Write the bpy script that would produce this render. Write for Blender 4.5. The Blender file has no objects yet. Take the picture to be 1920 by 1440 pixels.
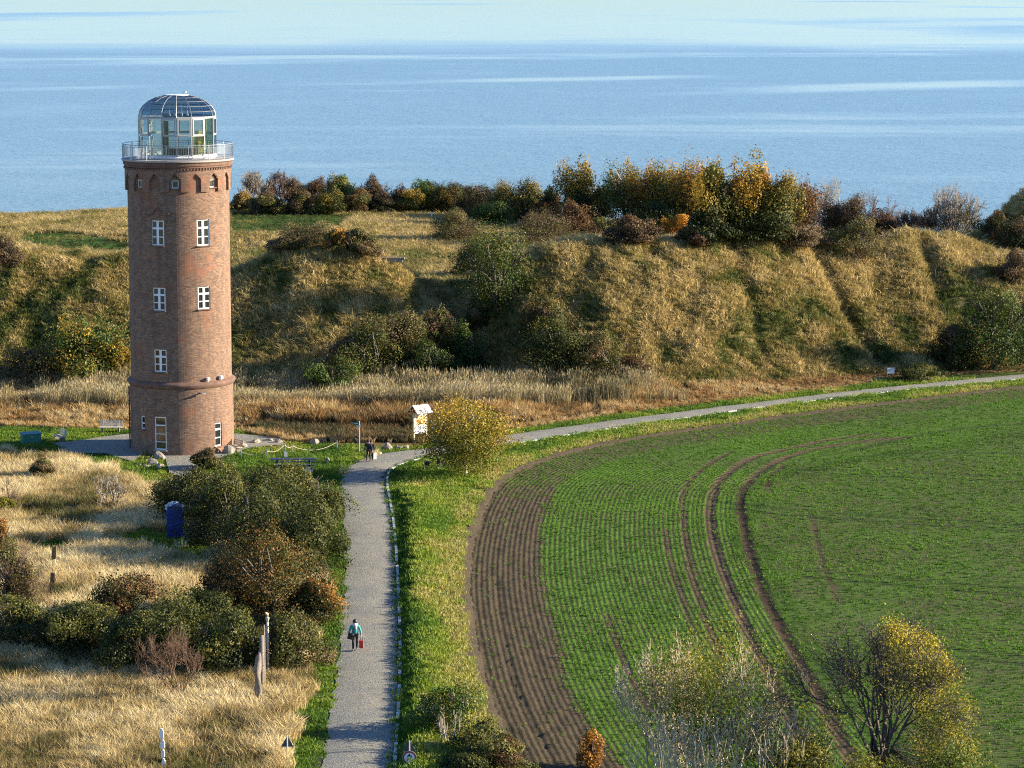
import bpy, math, random
import numpy as np
from mathutils import Vector

sc = bpy.context.scene
# ------------------------------------------------------------------ camera, sky, sun, exposure
CZ = 36.8                       # camera height above the ground by the tower
F = 5160.0                      # focal length in photo pixels (1920 wide)
PITCH = math.atan(735.0 / F)    # downward tilt
cam = bpy.data.cameras.new('camera')
cam.sensor_width = 36.0
cam.lens = 36.0 * F / 1920.0
cam.clip_start = 1.0
cam.clip_end = 90000.0
camo = bpy.data.objects.new('camera', cam)
camo.location = (0, 0, CZ)
camo.rotation_euler = (math.pi / 2 - PITCH, 0, 0)
sc.collection.objects.link(camo)
sc.camera = camo

SUN_EL = math.radians(17.0)
SUN_AZ = math.radians(-3.0)      # measured from +X towards the camera (-Y)
sdir = Vector((math.cos(SUN_AZ) * math.cos(SUN_EL), -math.sin(SUN_AZ) * math.cos(SUN_EL), math.sin(SUN_EL)))
world = bpy.data.worlds.new("World")
sc.world = world
world.use_nodes = True
wn = world.node_tree
wn.nodes.clear()
sky = wn.nodes.new('ShaderNodeTexSky')
sky.sky_type = 'NISHITA'
sky.sun_disc = False
sky.sun_elevation = SUN_EL
# sun_rotation is clockwise from +Y
sky.sun_rotation = math.pi / 2 + SUN_AZ
sky.altitude = 60
sky.air_density = 1.0
sky.dust_density = 0.2
sky.ozone_density = 2.0
bg = wn.nodes.new('ShaderNodeBackground')
bg.inputs['Strength'].default_value = 0.07
wo = wn.nodes.new('ShaderNodeOutputWorld')
tn = wn.nodes.new('ShaderNodeMix'); tn.data_type = 'RGBA'; tn.blend_type = 'MULTIPLY'; tn.inputs[0].default_value = 1.0
tn.inputs[7].default_value = (0.67, 0.89, 1.30, 1)      # cool white balance of the air
wn.links.new(sky.outputs[0], tn.inputs[6]); wn.links.new(tn.outputs[2], bg.inputs[0])
wn.links.new(bg.outputs[0], wo.inputs[0])

sl = bpy.data.lights.new('sun', 'SUN')
sl.energy = 5.0
sl.angle = math.radians(0.53)
sl.color = (1.0, 0.87, 0.68)
so = bpy.data.objects.new('sun', sl)
so.rotation_euler = sdir.to_track_quat('Z', 'Y').to_euler()
so.location = (120, -10, 90)
sc.collection.objects.link(so)

sc.view_settings.view_transform = 'Standard'
sc.view_settings.look = 'None'
sc.view_settings.gamma = 1.0
sc.view_settings.use_curve_mapping = False
sc.view_settings.exposure = 1.55
sc.cycles.filter_width = 1.1
sc.cycles.use_denoising = False
sc.cycles.max_bounces = 6
sc.cycles.diffuse_bounces = 2
sc.cycles.glossy_bounces = 3
sc.cycles.transmission_bounces = 4
sc.cycles.transparent_max_bounces = 12
sc.cycles.caustics_reflective = False
sc.cycles.caustics_refractive = False

rng = np.random.default_rng(7)
random.seed(7)
C = sc.collection
PI = math.pi

# ------------------------------------------------------------------ projection helpers (real ground positions from a pinhole)
cp, sp = math.cos(PITCH), math.sin(PITCH)

def ray(px, py):
    px = np.asarray(px, float); py = np.asarray(py, float)
    a = (px - 960.0) / F
    b = -(py - 720.0) / F
    return a, cp + b * sp, -sp + b * cp

def G(px, py, z=0.0):
    """world x,y where the view ray meets height z"""
    a, b, c = ray(px, py)
    t = (z - CZ) / c
    return a * t, b * t

def proj(x, y, z):
    zc = z - CZ
    d = y * cp - zc * sp
    u = y * sp + zc * cp
    return 960.0 + F * x / d, 720.0 - F * u / d

def GP(pts, z=0.0):
    p = np.array(pts, float)
    x, y = G(p[:, 0], p[:, 1], z)
    return np.stack([x, y], 1)

def inpoly(x, y, poly):
    poly = np.asarray(poly, float)
    res = np.zeros(np.shape(x), bool)
    n = len(poly)
    j = n - 1
    for i in range(n):
        xi, yi = poly[i]; xj, yj = poly[j]
        if yi != yj:
            c = ((yi > y) != (yj > y)) & (x < (xj - xi) * (y - yi) / (yj - yi) + xi)
            res ^= c
        j = i
    return res

def polydist(x, y, line):
    """distance to a polyline and signed side"""
    line = np.asarray(line, float)
    best = np.full(np.shape(x), 1e9)
    for i in range(len(line) - 1):
        ax, ay = line[i]; bx, by = line[i + 1]
        dx, dy = bx - ax, by - ay
        L2 = dx * dx + dy * dy + 1e-12
        t = np.clip(((x - ax) * dx + (y - ay) * dy) / L2, 0, 1)
        d = np.hypot(x - ax - t * dx, y - ay - t * dy)
        best = np.minimum(best, d)
    return best

def smooth(a, b, x):
    t = np.clip((x - a) / (b - a), 0, 1)
    return t * t * (3 - 2 * t)

_tab = np.random.default_rng(99).random(65536)
def vnoise(x, y, s=0):
    xi = np.floor(x).astype(np.int64); yi = np.floor(y).astype(np.int64)
    fx = x - xi; fy = y - yi
    fx = fx * fx * (3 - 2 * fx); fy = fy * fy * (3 - 2 * fy)
    def h(i, j):
        k = (i * 73856093) ^ (j * 19349663) ^ (s * 83492791)
        k = (k ^ (k >> 13)) * 1274126177
        return _tab[(k >> 7) & 65535]
    a = h(xi, yi); b = h(xi + 1, yi); c = h(xi, yi + 1); d = h(xi + 1, yi + 1)
    return (a * (1 - fx) + b * fx) * (1 - fy) + (c * (1 - fx) + d * fx) * fy

def fbm(x, y, s=0, o=4):
    r = 0; a = 0.5
    for k in range(o):
        r = r + a * vnoise(x, y, s + k * 17)
        x = x * 2.03 + 11.3; y = y * 2.03 + 5.7; a *= 0.5
    return r / (1 - 0.5 ** o)

def catmull(pts, step=1.0):
    p = np.array(pts, float)
    p = np.vstack([2 * p[0] - p[1], p, 2 * p[-1] - p[-2]])
    out = []
    for i in range(1, len(p) - 2):
        n = max(2, int(np.linalg.norm(p[i + 1] - p[i]) / step))
        for k in range(n):
            t = k / n
            out.append(0.5 * ((2 * p[i]) + (-p[i - 1] + p[i + 1]) * t + (2 * p[i - 1] - 5 * p[i] + 4 * p[i + 1] - p[i + 2]) * t * t
                              + (-p[i - 1] + 3 * p[i] - 3 * p[i + 1] + p[i + 2]) * t ** 3))
    out.append(p[-2])
    return np.array(out)

# ------------------------------------------------------------------ the lie of the land
_bx = np.array([-130, -47, 0, 9, 16.7, 27, 37, 50, 130.])
_by = np.array([252, 252, 251, 251, 253, 259, 265, 270, 285.])
_cpx = np.array([-400, 0, 60, 130, 240, 300, 400, 460, 520, 570, 640, 700, 745, 790, 850, 920, 985, 1060, 1150, 1250, 1340, 1440, 1560, 1620, 1690, 1760, 1850, 1920, 2300.])
_cpy = np.array([470, 470, 468, 478, 480, 490, 496, 492, 478, 464, 458, 468, 487, 512, 520, 505, 462, 452, 456, 462, 446, 436, 458, 452, 434, 444, 466, 478, 480.])
_cx = np.array([-130, -75, -35, -10, 0, 30, 60, 130.])
_cy = np.array([400, 400, 412, 405, 392, 368, 352, 350.])
SL = 24.0
# ridge of the verge bank right of the path
BANK = GP([(760, 925), (782, 960), (784, 1040), (782, 1120), (786, 1200), (788, 1290), (784, 1400), (780, 1500), (776, 1600)])
FB_PX = [(1040, 1560), (1000, 1500), (958, 1440), (930, 1380), (905, 1320), (886, 1260), (872, 1190), (864, 1130), (863, 1080), (868, 1030),
         (880, 980), (897, 940), (925, 902), (985, 868), (1080, 839), (1200, 816), (1350, 794), (1500, 773), (1700, 748), (1920, 722), (2150, 700)]
FB = catmull(GP(FB_PX), 2.0)
FIELD = np.vstack([FB, [[150, 262], [150, 95], [FB[0, 0], 95]]])

def terrain(x, y):
    x = np.asarray(x, float); y = np.asarray(y, float)
    yb = np.interp(x, _bx, _by)
    t = y - yb
    px_c = 960 + F * x / ((yb + SL) * 1.02)
    cy_ = np.interp(px_c, _cpx, _cpy)
    zc = CZ - (cy_ + 15) / F * (yb + SL)
    wob = (fbm(x / 14, y / 14, 3, 3) - 0.5)
    tt = t + wob * 5.0
    rise = smooth(0, SL, tt) * 0.65 + 0.35 * np.clip(tt / SL, 0, 1)
    plate = 5.0 + 1.2 * (fbm(x / 40, y / 40, 8, 2) - 0.5)
    back = smooth(SL + 1, SL + 16, t)
    z = zc * rise
    z = z * (1 - back) + plate * back
    on = smooth(2, 10, t) * (1 - smooth(SL + 10, SL + 25, t))
    # gullies running down the face
    z = z + on * ((fbm(x / 5.5 - t * 0.06, t / 16, 21, 3) - 0.5) * 1.9 + (fbm(x / 2.0, t / 3.0, 5, 4) - 0.5) * 1.0)
    def gully(x0, x1, t0, t1, w, dpt):
        tc = np.clip((t - t0) / (t1 - t0), 0, 1)
        xc = x0 + (x1 - x0) * tc
        # abrupt on the sunny side, steep on the shaded side
        return -dpt * np.exp(-((x - xc) / w) ** 2) * smooth(t0 - 3, t0 + 3, t) * (1 - smooth(t1 - 2, t1 + 5, t))
    z = z + gully(-3.0, -6.5, 3, 27, 3.2, 4.4)
    z = z + gully(-27.5, -29, 8, 30, 3.2, 1.0)
    z = z + gully(36.5, 30, 3, 26, 0.9, 1.5)
    z = z + gully(44, 43.5, 14, 22, 1.1, 1.5)
    z = z + gully(51, 43, 3, 14, 4, 1.5)
    z = z + gully(24, 22.5, 6, 24, 1.0, 0.6)
    # rising ground at the far right
    z = z + 8.0 * smooth(54, 63, x) * smooth(314, 330, y) * (1 - smooth(331, 343, y))
    z = z + 2.0 * np.exp(-((x - 53) / 6) ** 2 - ((y - 330) / 9) ** 2)
    # flat land in front
    near = (1 - smooth(-4, 4, t))
    und = (fbm(x / 9, y / 9, 31, 3) - 0.5) * 0.5 * smooth(0, -10, x + 9) * (1 - smooth(198, 206, y))
    pxg, pyg = proj(x, y, 0 * x)
    bd = polydist(x, y, BANK); bd_r = x > np.interp(y, BANK[::-1, 1], BANK[::-1, 0])
    bank = 0.44 * np.where(bd_r, np.exp(-(bd / 1.7) ** 2), np.exp(-(bd / 0.5) ** 2))
    fd = polydist(x, y, FB)
    inside = inpoly(x, y, FIELD)
    fieldlow = np.where(inside, -0.45 * smooth(0.3, 1.2, fd), 0)
    ditch = -0.5 * smooth(-12, -6, t) * (1 - smooth(-3, 3, t)) * (x < 8)
    base = und + bank + fieldlow + ditch
    z = np.where(t > -4, z * (1 - near) + base * near, base)
    # the cliff down to the sea
    yc = np.interp(x, _cx, _cy) + (fbm(x / 7, x * 0, 41, 3) - 0.5) * 8
    cl = smooth(0, 22, y - yc)
    z = z * (1 - cl) + (-46) * cl + on * 0
    return z

def hit(px, py):
    """point of the land seen at a photo pixel"""
    a, b, c = [float(v) for v in ray(px, py)]
    ts = np.arange(90, 460, 0.25)
    zz = CZ + c * ts
    h = terrain(a * ts, b * ts)
    k = np.nonzero(zz <= h)[0]
    if len(k) == 0 or h[k[0]] < 2.0 and ts[k[0]] > 300:
        ye = float(np.interp(a * 370, _cx, _cy)) - 5.0
        t = ye / b
    else:
        t = ts[k[0]]
    return a * t, b * t, float(terrain(np.array([a * t]), np.array([b * t]))[0])

# ------------------------------------------------------------------ object helpers
def tag(o, label=None, cat=None, group=None, kind=None):
    if label: o['label'] = label
    if cat: o['category'] = cat
    if group: o['group'] = group
    if kind: o['kind'] = kind
    return o

def empty(name, loc=(0, 0, 0), rz=0, label=None, cat=None, group=None):
    o = bpy.data.objects.new(name, None)
    C.objects.link(o)
    o.location = loc
    o.rotation_euler = (0, 0, rz)
    return tag(o, label, cat, group)

def np_mesh(name, V, Fc, smoothf=False):
    """V Nx3, Fc MxK (all faces with K corners)"""
    V = np.ascontiguousarray(V, np.float32); Fc = np.ascontiguousarray(Fc, np.int32)
    me = bpy.data.meshes.new(name)
    me.vertices.add(len(V)); me.vertices.foreach_set('co', V.ravel())
    k = Fc.shape[1]
    me.loops.add(Fc.size); me.loops.foreach_set('vertex_index', Fc.ravel())
    me.polygons.add(len(Fc))
    me.polygons.foreach_set('loop_start', np.arange(0, Fc.size, k, dtype=np.int32))
    me.polygons.foreach_set('loop_total', np.full(len(Fc), k, np.int32))
    if smoothf:
        me.polygons.foreach_set('use_smooth', np.ones(len(Fc), bool))
    me.update(calc_edges=True)
    return me

def fattr(me, name, arr, typ='FLOAT', dom='POINT'):
    a = me.attributes.new(name, typ, dom)
    if typ == 'FLOAT': a.data.foreach_set('value', np.ascontiguousarray(arr, np.float32))
    elif typ == 'INT': a.data.foreach_set('value', np.ascontiguousarray(arr, np.int32))
    elif typ == 'FLOAT_VECTOR': a.data.foreach_set('vector', np.ascontiguousarray(arr, np.float32).ravel())
    elif typ == 'FLOAT_COLOR': a.data.foreach_set('color', np.ascontiguousarray(arr, np.float32).ravel())

def add(name, me, mat=None, parent=None, loc=None):
    o = bpy.data.objects.new(name, me)
    C.objects.link(o)
    if mat and not me.materials: me.materials.append(mat)
    if parent: o.parent = parent
    if loc is not None: o.location = loc
    return o

class MB:
    def __init__(s): s.v = []; s.f = []
    def quad(s, a, b, c, d):
        i = len(s.v); s.v += [a, b, c, d]; s.f.append((i, i + 1, i + 2, i + 3)); return s
    def box(s, c, d, rz=0, rx=0, ry=0, taper=1.0):
        hx, hy, hz = d[0] / 2, d[1] / 2, d[2] / 2
        i = len(s.v)
        for z in (-hz, hz):
            k = taper if z > 0 else 1
            for x, y in ((-hx, -hy), (hx, -hy), (hx, hy), (-hx, hy)):
                p = Vector((x * k, y * k, z))
                if rx or ry:
                    from mathutils import Euler
                    p.rotate(Euler((rx, ry, 0)))
                q = (p.x * math.cos(rz) - p.y * math.sin(rz) + c[0], p.x * math.sin(rz) + p.y * math.cos(rz) + c[1], p.z + c[2])
                s.v.append(q)
        for f in ((0, 3, 2, 1), (4, 5, 6, 7), (0, 1, 5, 4), (1, 2, 6, 5), (2, 3, 7, 6), (3, 0, 4, 7)):
            s.f.append(tuple(i + k for k in f))
        return s
    def tube(s, pts, r, n=6, cap=True):
        pts = [Vector(p) for p in pts]
        if not hasattr(r, '__len__'): r = [r] * len(pts)
        i0 = len(s.v)
        for k, p in enumerate(pts):
            d = (pts[min(k + 1, len(pts) - 1)] - pts[max(k - 1, 0)]).normalized()
            u = d.cross(Vector((0, 0, 1)))
            if u.length < 0.02: u = Vector((1, 0, 0))
            u.normalize(); w = d.cross(u).normalized()
            for j in range(n):
                a = 2 * PI * j / n
                s.v.append(tuple(p + (u * math.cos(a) + w * math.sin(a)) * r[k]))
        for k in range(len(pts) - 1):
            for j in range(n):
                a = i0 + k * n + j; b = i0 + k * n + (j + 1) % n
                s.f.append((a, b, b + n, a + n))
        if cap:
            s.f.append(tuple(i0 + j for j in range(n))[::-1])
            s.f.append(tuple(i0 + (len(pts) - 1) * n + j for j in range(n)))
        return s
    def lathe(s, prof, n=24, c=(0, 0, 0), a0=0.0):
        i0 = len(s.v)
        for r, z in prof:
            for j in range(n):
                a = a0 + 2 * PI * j / n
                s.v.append((c[0] + r * math.cos(a), c[1] + r * math.sin(a), c[2] + z))
        for k in range(len(prof) - 1):
            for j in range(n):
                a = i0 + k * n + j; b = i0 + k * n + (j + 1) % n
                s.f.append((a, b, b + n, a + n))
        return s
    def prism(s, poly, y0, y1):
        """poly in xz, extruded along y"""
        i = len(s.v); n = len(poly)
        s.v += [(p[0], y0, p[1]) for p in poly] + [(p[0], y1, p[1]) for p in poly]
        s.f.append(tuple(range(i, i + n))); s.f.append(tuple(range(i + 2 * n - 1, i + n - 1, -1)))
        for k in range(n):
            a = i + k; b = i + (k + 1) % n
            s.f.append((b, a, a + n, b + n))
        return s
    def build(s, name, mat=None, parent=None, loc=None, smoothf=False, bevel=0):
        me = bpy.data.meshes.new(name)
        me.from_pydata([tuple(v) for v in s.v], [], s.f)
        if smoothf:
            me.polygons.foreach_set('use_smooth', [True] * len(me.polygons))
        me.update()
        o = add(name, me, mat, parent, loc)
        if bevel:
            b = o.modifiers.new('bevel', 'BEVEL'); b.width = bevel; b.segments = 1; b.limit_method = 'ANGLE'
        return o

# ------------------------------------------------------------------ materials
def newmat(name):
    m = bpy.data.materials.new(name); m.use_nodes = True
    nt = m.node_tree; nt.nodes.clear()
    out = nt.nodes.new('ShaderNodeOutputMaterial')
    return m, nt, out

def N(nt, typ, **kw):
    n = nt.nodes.new(typ)
    for k, v in kw.items():
        if k in n.inputs.keys() if hasattr(n.inputs, 'keys') else False:
            n.inputs[k].default_value = v
        else:
            setattr(n, k, v)
    return n

def L(nt, a, b): nt.links.new(a, b)

def ramp(nt, stops, fac=None, interp='LINEAR'):
    r = nt.nodes.new('ShaderNodeValToRGB')
    el = r.color_ramp.elements
    r.color_ramp.interpolation = interp
    while len(el) < len(stops): el.new(0.5)
    for e, (p, c) in zip(el, stops):
        e.position = p; e.color = (c[0], c[1], c[2], 1)
    if fac is not None: L(nt, fac, r.inputs[0])
    return r

def mth(nt, op, a, b=None, c=None, clamp=False):
    n = nt.nodes.new('ShaderNodeMath'); n.operation = op; n.use_clamp = clamp
    for i, v in enumerate((a, b, c)):
        if v is None: continue
        if hasattr(v, 'default_value') or hasattr(v, 'links'): L(nt, v, n.inputs[i])
        else: n.inputs[i].default_value = v
    return n.outputs[0]

def noise(nt, scale, detail=3, rough=0.55, vec=None, dim='3D'):
    n = nt.nodes.new('ShaderNodeTexNoise'); n.noise_dimensions = dim
    n.inputs['Scale'].default_value = scale; n.inputs['Detail'].default_value = detail; n.inputs['Roughness'].default_value = rough
    if vec is not None: L(nt, vec, n.inputs['Vector'])
    return n.outputs['Fac']

def mixc(nt, f, a, b, mode='MIX'):
    n = nt.nodes.new('ShaderNodeMix'); n.data_type = 'RGBA'; n.blend_type = mode
    for i, v in ((0, f), (6, a), (7, b)):
        if hasattr(v, 'links'): L(nt, v, n.inputs[i])
        elif i == 0: n.inputs[i].default_value = v
        else: n.inputs[i].default_value = (v[0], v[1], v[2], 1)
    return n.outputs[2]

def plain(name, col, rough=0.6, metal=0.0, var=0.15, vscale=6.0, bump=0.0, bscale=30):
    m, nt, out = newmat(name)
    b = nt.nodes.new('ShaderNodeBsdfPrincipled')
    tc = nt.nodes.new('ShaderNodeTexCoord').outputs['Object']
    nz = noise(nt, vscale, 4, 0.6, tc)
    c0 = [v * (1 - var) for v in col]; c1 = [min(1, v * (1 + var)) for v in col]
    r = ramp(nt, [(0.3, c0), (0.7, c1)], nz)
    L(nt, r.outputs[0], b.inputs['Base Color'])
    b.inputs['Roughness'].default_value = rough; b.inputs['Metallic'].default_value = metal
    if bump:
        bp = nt.nodes.new('ShaderNodeBump'); bp.inputs['Strength'].default_value = bump; bp.inputs['Distance'].default_value = 0.02
        L(nt, noise(nt, bscale, 4, 0.6, tc), bp.inputs['Height']); L(nt, bp.outputs[0], b.inputs['Normal'])
    L(nt, b.outputs[0], out.inputs[0])
    return m

def foliage(name, stops, instancer=False, trans=0.3, rnd=0.0, rough=0.6):
    """leaf or blade: colour from the tint attribute, part of the light passes through"""
    m, nt, out = newmat(name)
    at = nt.nodes.new('ShaderNodeAttribute'); at.attribute_name = 'tint'
    at.attribute_type = 'INSTANCER' if instancer else 'GEOMETRY'
    f = at.outputs['Fac']
    if rnd:
        oi = nt.nodes.new('ShaderNodeObjectInfo')
        f = mth(nt, 'ADD', f, mth(nt, 'MULTIPLY', mth(nt, 'SUBTRACT', oi.outputs['Random'], 0.5), rnd))
    r = ramp(nt, stops, f)
    d = nt.nodes.new('ShaderNodeBsdfPrincipled'); d.inputs['Roughness'].default_value = rough
    d.inputs['Specular IOR Level'].default_value = 0.25
    L(nt, r.outputs[0], d.inputs['Base Color'])
    t = nt.nodes.new('ShaderNodeBsdfTranslucent'); L(nt, r.outputs[0], t.inputs['Color'])
    mx = nt.nodes.new('ShaderNodeMixShader'); mx.inputs[0].default_value = trans
    L(nt, d.outputs[0], mx.inputs[1]); L(nt, t.outputs[0], mx.inputs[2]); L(nt, mx.outputs[0], out.inputs[0])
    return m
# ------------------------------------------------------------------ sea
def make_sea():
    m, nt, out = newmat('sea_water')
    geo = nt.nodes.new('ShaderNodeNewGeometry').outputs['Position']
    def mapped(sx, sy, off=0.0, rot=0.0):
        mp = nt.nodes.new('ShaderNodeMapping'); L(nt, geo, mp.inputs['Vector'])
        mp.inputs['Scale'].default_value = (sx, sy, 1); mp.inputs['Location'].default_value = (off, off * 0.7, 0)
        mp.inputs['Rotation'].default_value = (0, 0, rot)
        return mp.outputs[0]
    # calm slicks: long wandering bands of smoother water
    far = nt.nodes.new('ShaderNodeSeparateXYZ'); L(nt, geo, far.inputs[0])
    Y = far.outputs['Y']
    # logarithm of the distance makes bands of comparable apparent width
    lg = mth(nt, 'LOGARITHM', mth(nt, 'MAXIMUM', Y, 10.0), 2.718)
    xs = mth(nt, 'DIVIDE', far.outputs['X'], mth(nt, 'MAXIMUM', Y, 10.0))
    cmb = nt.nodes.new('ShaderNodeCombineXYZ')
    L(nt, mth(nt, 'MULTIPLY', far.outputs['X'], 0.0011), cmb.inputs[0]); L(nt, mth(nt, 'MULTIPLY', lg, 5.2), cmb.inputs[1])
    n1 = noise(nt, 1.0, 6, 0.62, cmb.outputs[0])
    slick = mth(nt, 'MULTIPLY', mth(nt, 'SUBTRACT', n1, 0.54), 9.0, clamp=True)
    # far calm zone with a sharp near edge at about 4 km
    edge = mth(nt, 'ADD', Y, mth(nt, 'MULTIPLY', noise(nt, 1.0, 4, 0.6, mapped(0.0006, 0.0002)), 900.0))
    farz = nt.nodes.new('ShaderNodeMapRange'); farz.inputs[1].default_value = 4050; farz.inputs[2].default_value = 4900
    L(nt, edge, farz.inputs[0])
    n2 = noise(nt, 1.0, 4, 0.55, mapped(0.00045, 0.00013, 9))
    farbreak = mth(nt, 'MULTIPLY', mth(nt, 'SUBTRACT', n2, 0.56), 9.0, clamp=True)
    farcalm = mth(nt, 'MULTIPLY', farz.outputs[0], mth(nt, 'SUBTRACT', 1.0, mth(nt, 'MULTIPLY', farbreak, 0.6)))
    slk = mth(nt, 'MULTIPLY', slick, 0.8)
    # a few long bright streaks
    def streak(y0, slope, w, x0, x1):
        yy = mth(nt, 'SUBTRACT', mth(nt, 'SUBTRACT', Y, y0), mth(nt, 'MULTIPLY', far.outputs['X'], slope))
        wv = mth(nt, 'MULTIPLY', mth(nt, 'SUBTRACT', noise(nt, 1.0, 3, 0.6, mapped(0.004, 0.0)), 0.5), w * 1.2)
        d = mth(nt, 'ABSOLUTE', mth(nt, 'ADD', yy, wv))
        g = nt.nodes.new('ShaderNodeMapRange'); g.inputs[1].default_value = w; g.inputs[2].default_value = w * 0.35; L(nt, d, g.inputs[0])
        a = nt.nodes.new('ShaderNodeMapRange'); a.inputs[1].default_value = x0; a.inputs[2].default_value = x0 + 110; L(nt, far.outputs['X'], a.inputs[0])
        b = nt.nodes.new('ShaderNodeMapRange'); b.inputs[1].default_value = x1; b.inputs[2].default_value = x1 - 110; L(nt, far.outputs['X'], b.inputs[0])
        return mth(nt, 'MULTIPLY', g.outputs[0], mth(nt, 'MULTIPLY', a.outputs[0], b.outputs[0]))
    s = None
    for args in STREAKS:
        q = streak(*args)
        s = q if s is None else mth(nt, 'MAXIMUM', s, q)
    calm = mth(nt, 'MAXIMUM', mth(nt, 'MAXIMUM', farcalm, slk), mth(nt, 'MULTIPLY', s, 0.85), clamp=True)
    # patches of wind ripples, many sizes
    rip = noise(nt, 1.0, 10, 0.72, mapped(0.0035, 0.010, 5))
    ripf = mth(nt, 'MULTIPLY', mth(nt, 'SUBTRACT', rip, 0.5), 3.2)
    calm = mth(nt, 'ADD', calm, mth(nt, 'MULTIPLY', ripf, 0.32), clamp=True)
    # ripples
    rp = mth(nt, 'ADD', noise(nt, 1.0, 5, 0.65, mapped(0.25, 0.38)), mth(nt, 'MULTIPLY', noise(nt, 1.0, 4, 0.6, mapped(0.035, 0.06, 3)), 2.0))
    bp = nt.nodes.new('ShaderNodeBump'); bp.inputs['Distance'].default_value = 1.0
    L(nt, mth(nt, 'MULTIPLY', mth(nt, 'SUBTRACT', 1.0, mth(nt, 'MULTIPLY', calm, 0.75)), 0.8), bp.inputs['Strength'])
    L(nt, rp, bp.inputs['Height'])
    b = nt.nodes.new('ShaderNodeBsdfPrincipled')
    b.inputs['IOR'].default_value = 1.33
    L(nt, mixc(nt, calm, (0.19, 0.31, 0.345), (0.25, 0.35, 0.37)), b.inputs['Base Color'])
    rg = nt.nodes.new('ShaderNodeMapRange'); rg.inputs[3].default_value = 0.26; rg.inputs[4].default_value = 0.06
    L(nt, calm, rg.inputs[0]); L(nt, rg.outputs[0], b.inputs['Roughness'])
    L(nt, bp.outputs[0], b.inputs['Normal']); L(nt, b.outputs[0], out.inputs[0])
    # one sheet to the horizon
    xs_ = np.array([-60000, -12000, -3000, -600, 0, 600, 3000, 12000, 60000.]); ys_ = np.array([340, 420, 900, 2500, 8000, 25000, 70000.])
    X, Yg = np.meshgrid(xs_, ys_); V = np.stack([X.ravel(), Yg.ravel(), np.full(X.size, -43.0)], 1)
    nx = len(xs_); idx = np.arange((len(ys_) - 1) * nx).reshape(-1, nx)[:, :-1].ravel()
    Fc = np.stack([idx, idx + 1, idx + 1 + nx, idx + nx], 1)
    o = add('sea', np_mesh('sea', V, Fc), m)
    tag(o, 'calm pale blue sea with long lighter slicks stretching to the horizon', kind='structure')

def seaG(px, py): x, y = G(px, py, -43.0); return float(x), float(y)
STREAKS = []
for (xa, ya, xb, yb_, wpx) in [(-80, 170, 330, 162, 5), (730, 154, 1390, 142, 5), (1290, 172, 2050, 152, 9), (-80, 212, 260, 202, 14), (420, 196, 620, 190, 7),
                                (1180, 177, 1500, 170, 4), (-80, 352, 240, 350, 22), (440, 318, 900, 330, 12), (1100, 60, 1990, 40, 10), (1560, 340, 2000, 330, 12)]:
    a_, b_ = seaG(xa, ya), seaG(xb, yb_)
    sl_ = (b_[1] - a_[1]) / (b_[0] - a_[0])
    w_ = abs(seaG(960, (ya + yb_) / 2 - wpx / 2)[1] - seaG(960, (ya + yb_) / 2 + wpx / 2)[1])
    STREAKS.append((a_[1] - sl_ * a_[0], sl_, w_, a_[0], b_[0]))
make_sea()

# ------------------------------------------------------------------ ground zones (photo outlines turned into places on the ground)
ROAD_L = [(600, 1560), (600, 1500), (602, 1440), (612, 1370), (624, 1310), (632, 1250), (636, 1200), (642, 1150), (646, 1090), (646, 1030), (643, 975), (640, 930), (641, 902),
          (650, 882), (668, 867), (700, 855), (740, 848), (790, 842), (860, 831), (945, 817), (1050, 802), (1200, 782), (1400, 757), (1600, 733), (1780, 715), (1920, 702), (2150, 680)]
ROAD_R = [(728, 1560), (730, 1500), (735, 1440), (741, 1350), (745, 1270), (746, 1200), (744, 1130), (741, 1060), (737, 1000), (731, 955), (725, 920), (723, 896),
          (731, 881), (750, 871), (778, 862), (815, 854), (880, 845), (955, 834), (1100, 811), (1300, 782), (1500, 755), (1700, 732), (1920, 711), (2150, 688)]
RL = catmull(GP(ROAD_L), 1.0); RR = catmull(GP(ROAD_R), 1.0)
ROADP = np.vstack([RL, RR[::-1]])
PAVE1 = GP([(100, 833), (150, 828), (200, 820), (250, 815), (300, 808), (300, 830), (250, 868), (200, 853), (130, 851)])
PAVE2 = GP([(400, 812), (470, 818), (535, 824), (530, 836), (470, 842), (440, 850), (400, 866), (330, 868), (300, 858), (340, 830)])
PAVE3 = GP([(310, 862), (362, 858), (372, 885), (345, 900), (318, 890)])
LAWN = GP([(-120, 822), (0, 830), (110, 846), (200, 852), (300, 858), (430, 850), (520, 846), (640, 840), (700, 838), (730, 846), (690, 858), (650, 885), (638, 905), (642, 990), (560, 1000), (430, 900),
           (330, 905), (290, 925), (240, 895), (180, 878), (100, 860), (0, 852), (-120, 850)])
GPATH = GP([(60, 1020), (160, 1012), (280, 985), (330, 1000), (420, 1010), (400, 1060), (300, 1075), (150, 1085), (70, 1070)])
VERGE_L = catmull(GP([(560, 1480), (590, 1380), (608, 1300), (622, 1220), (632, 1150), (636, 1080), (634, 1020), (632, 950), (632, 900)]), 2)

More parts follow.
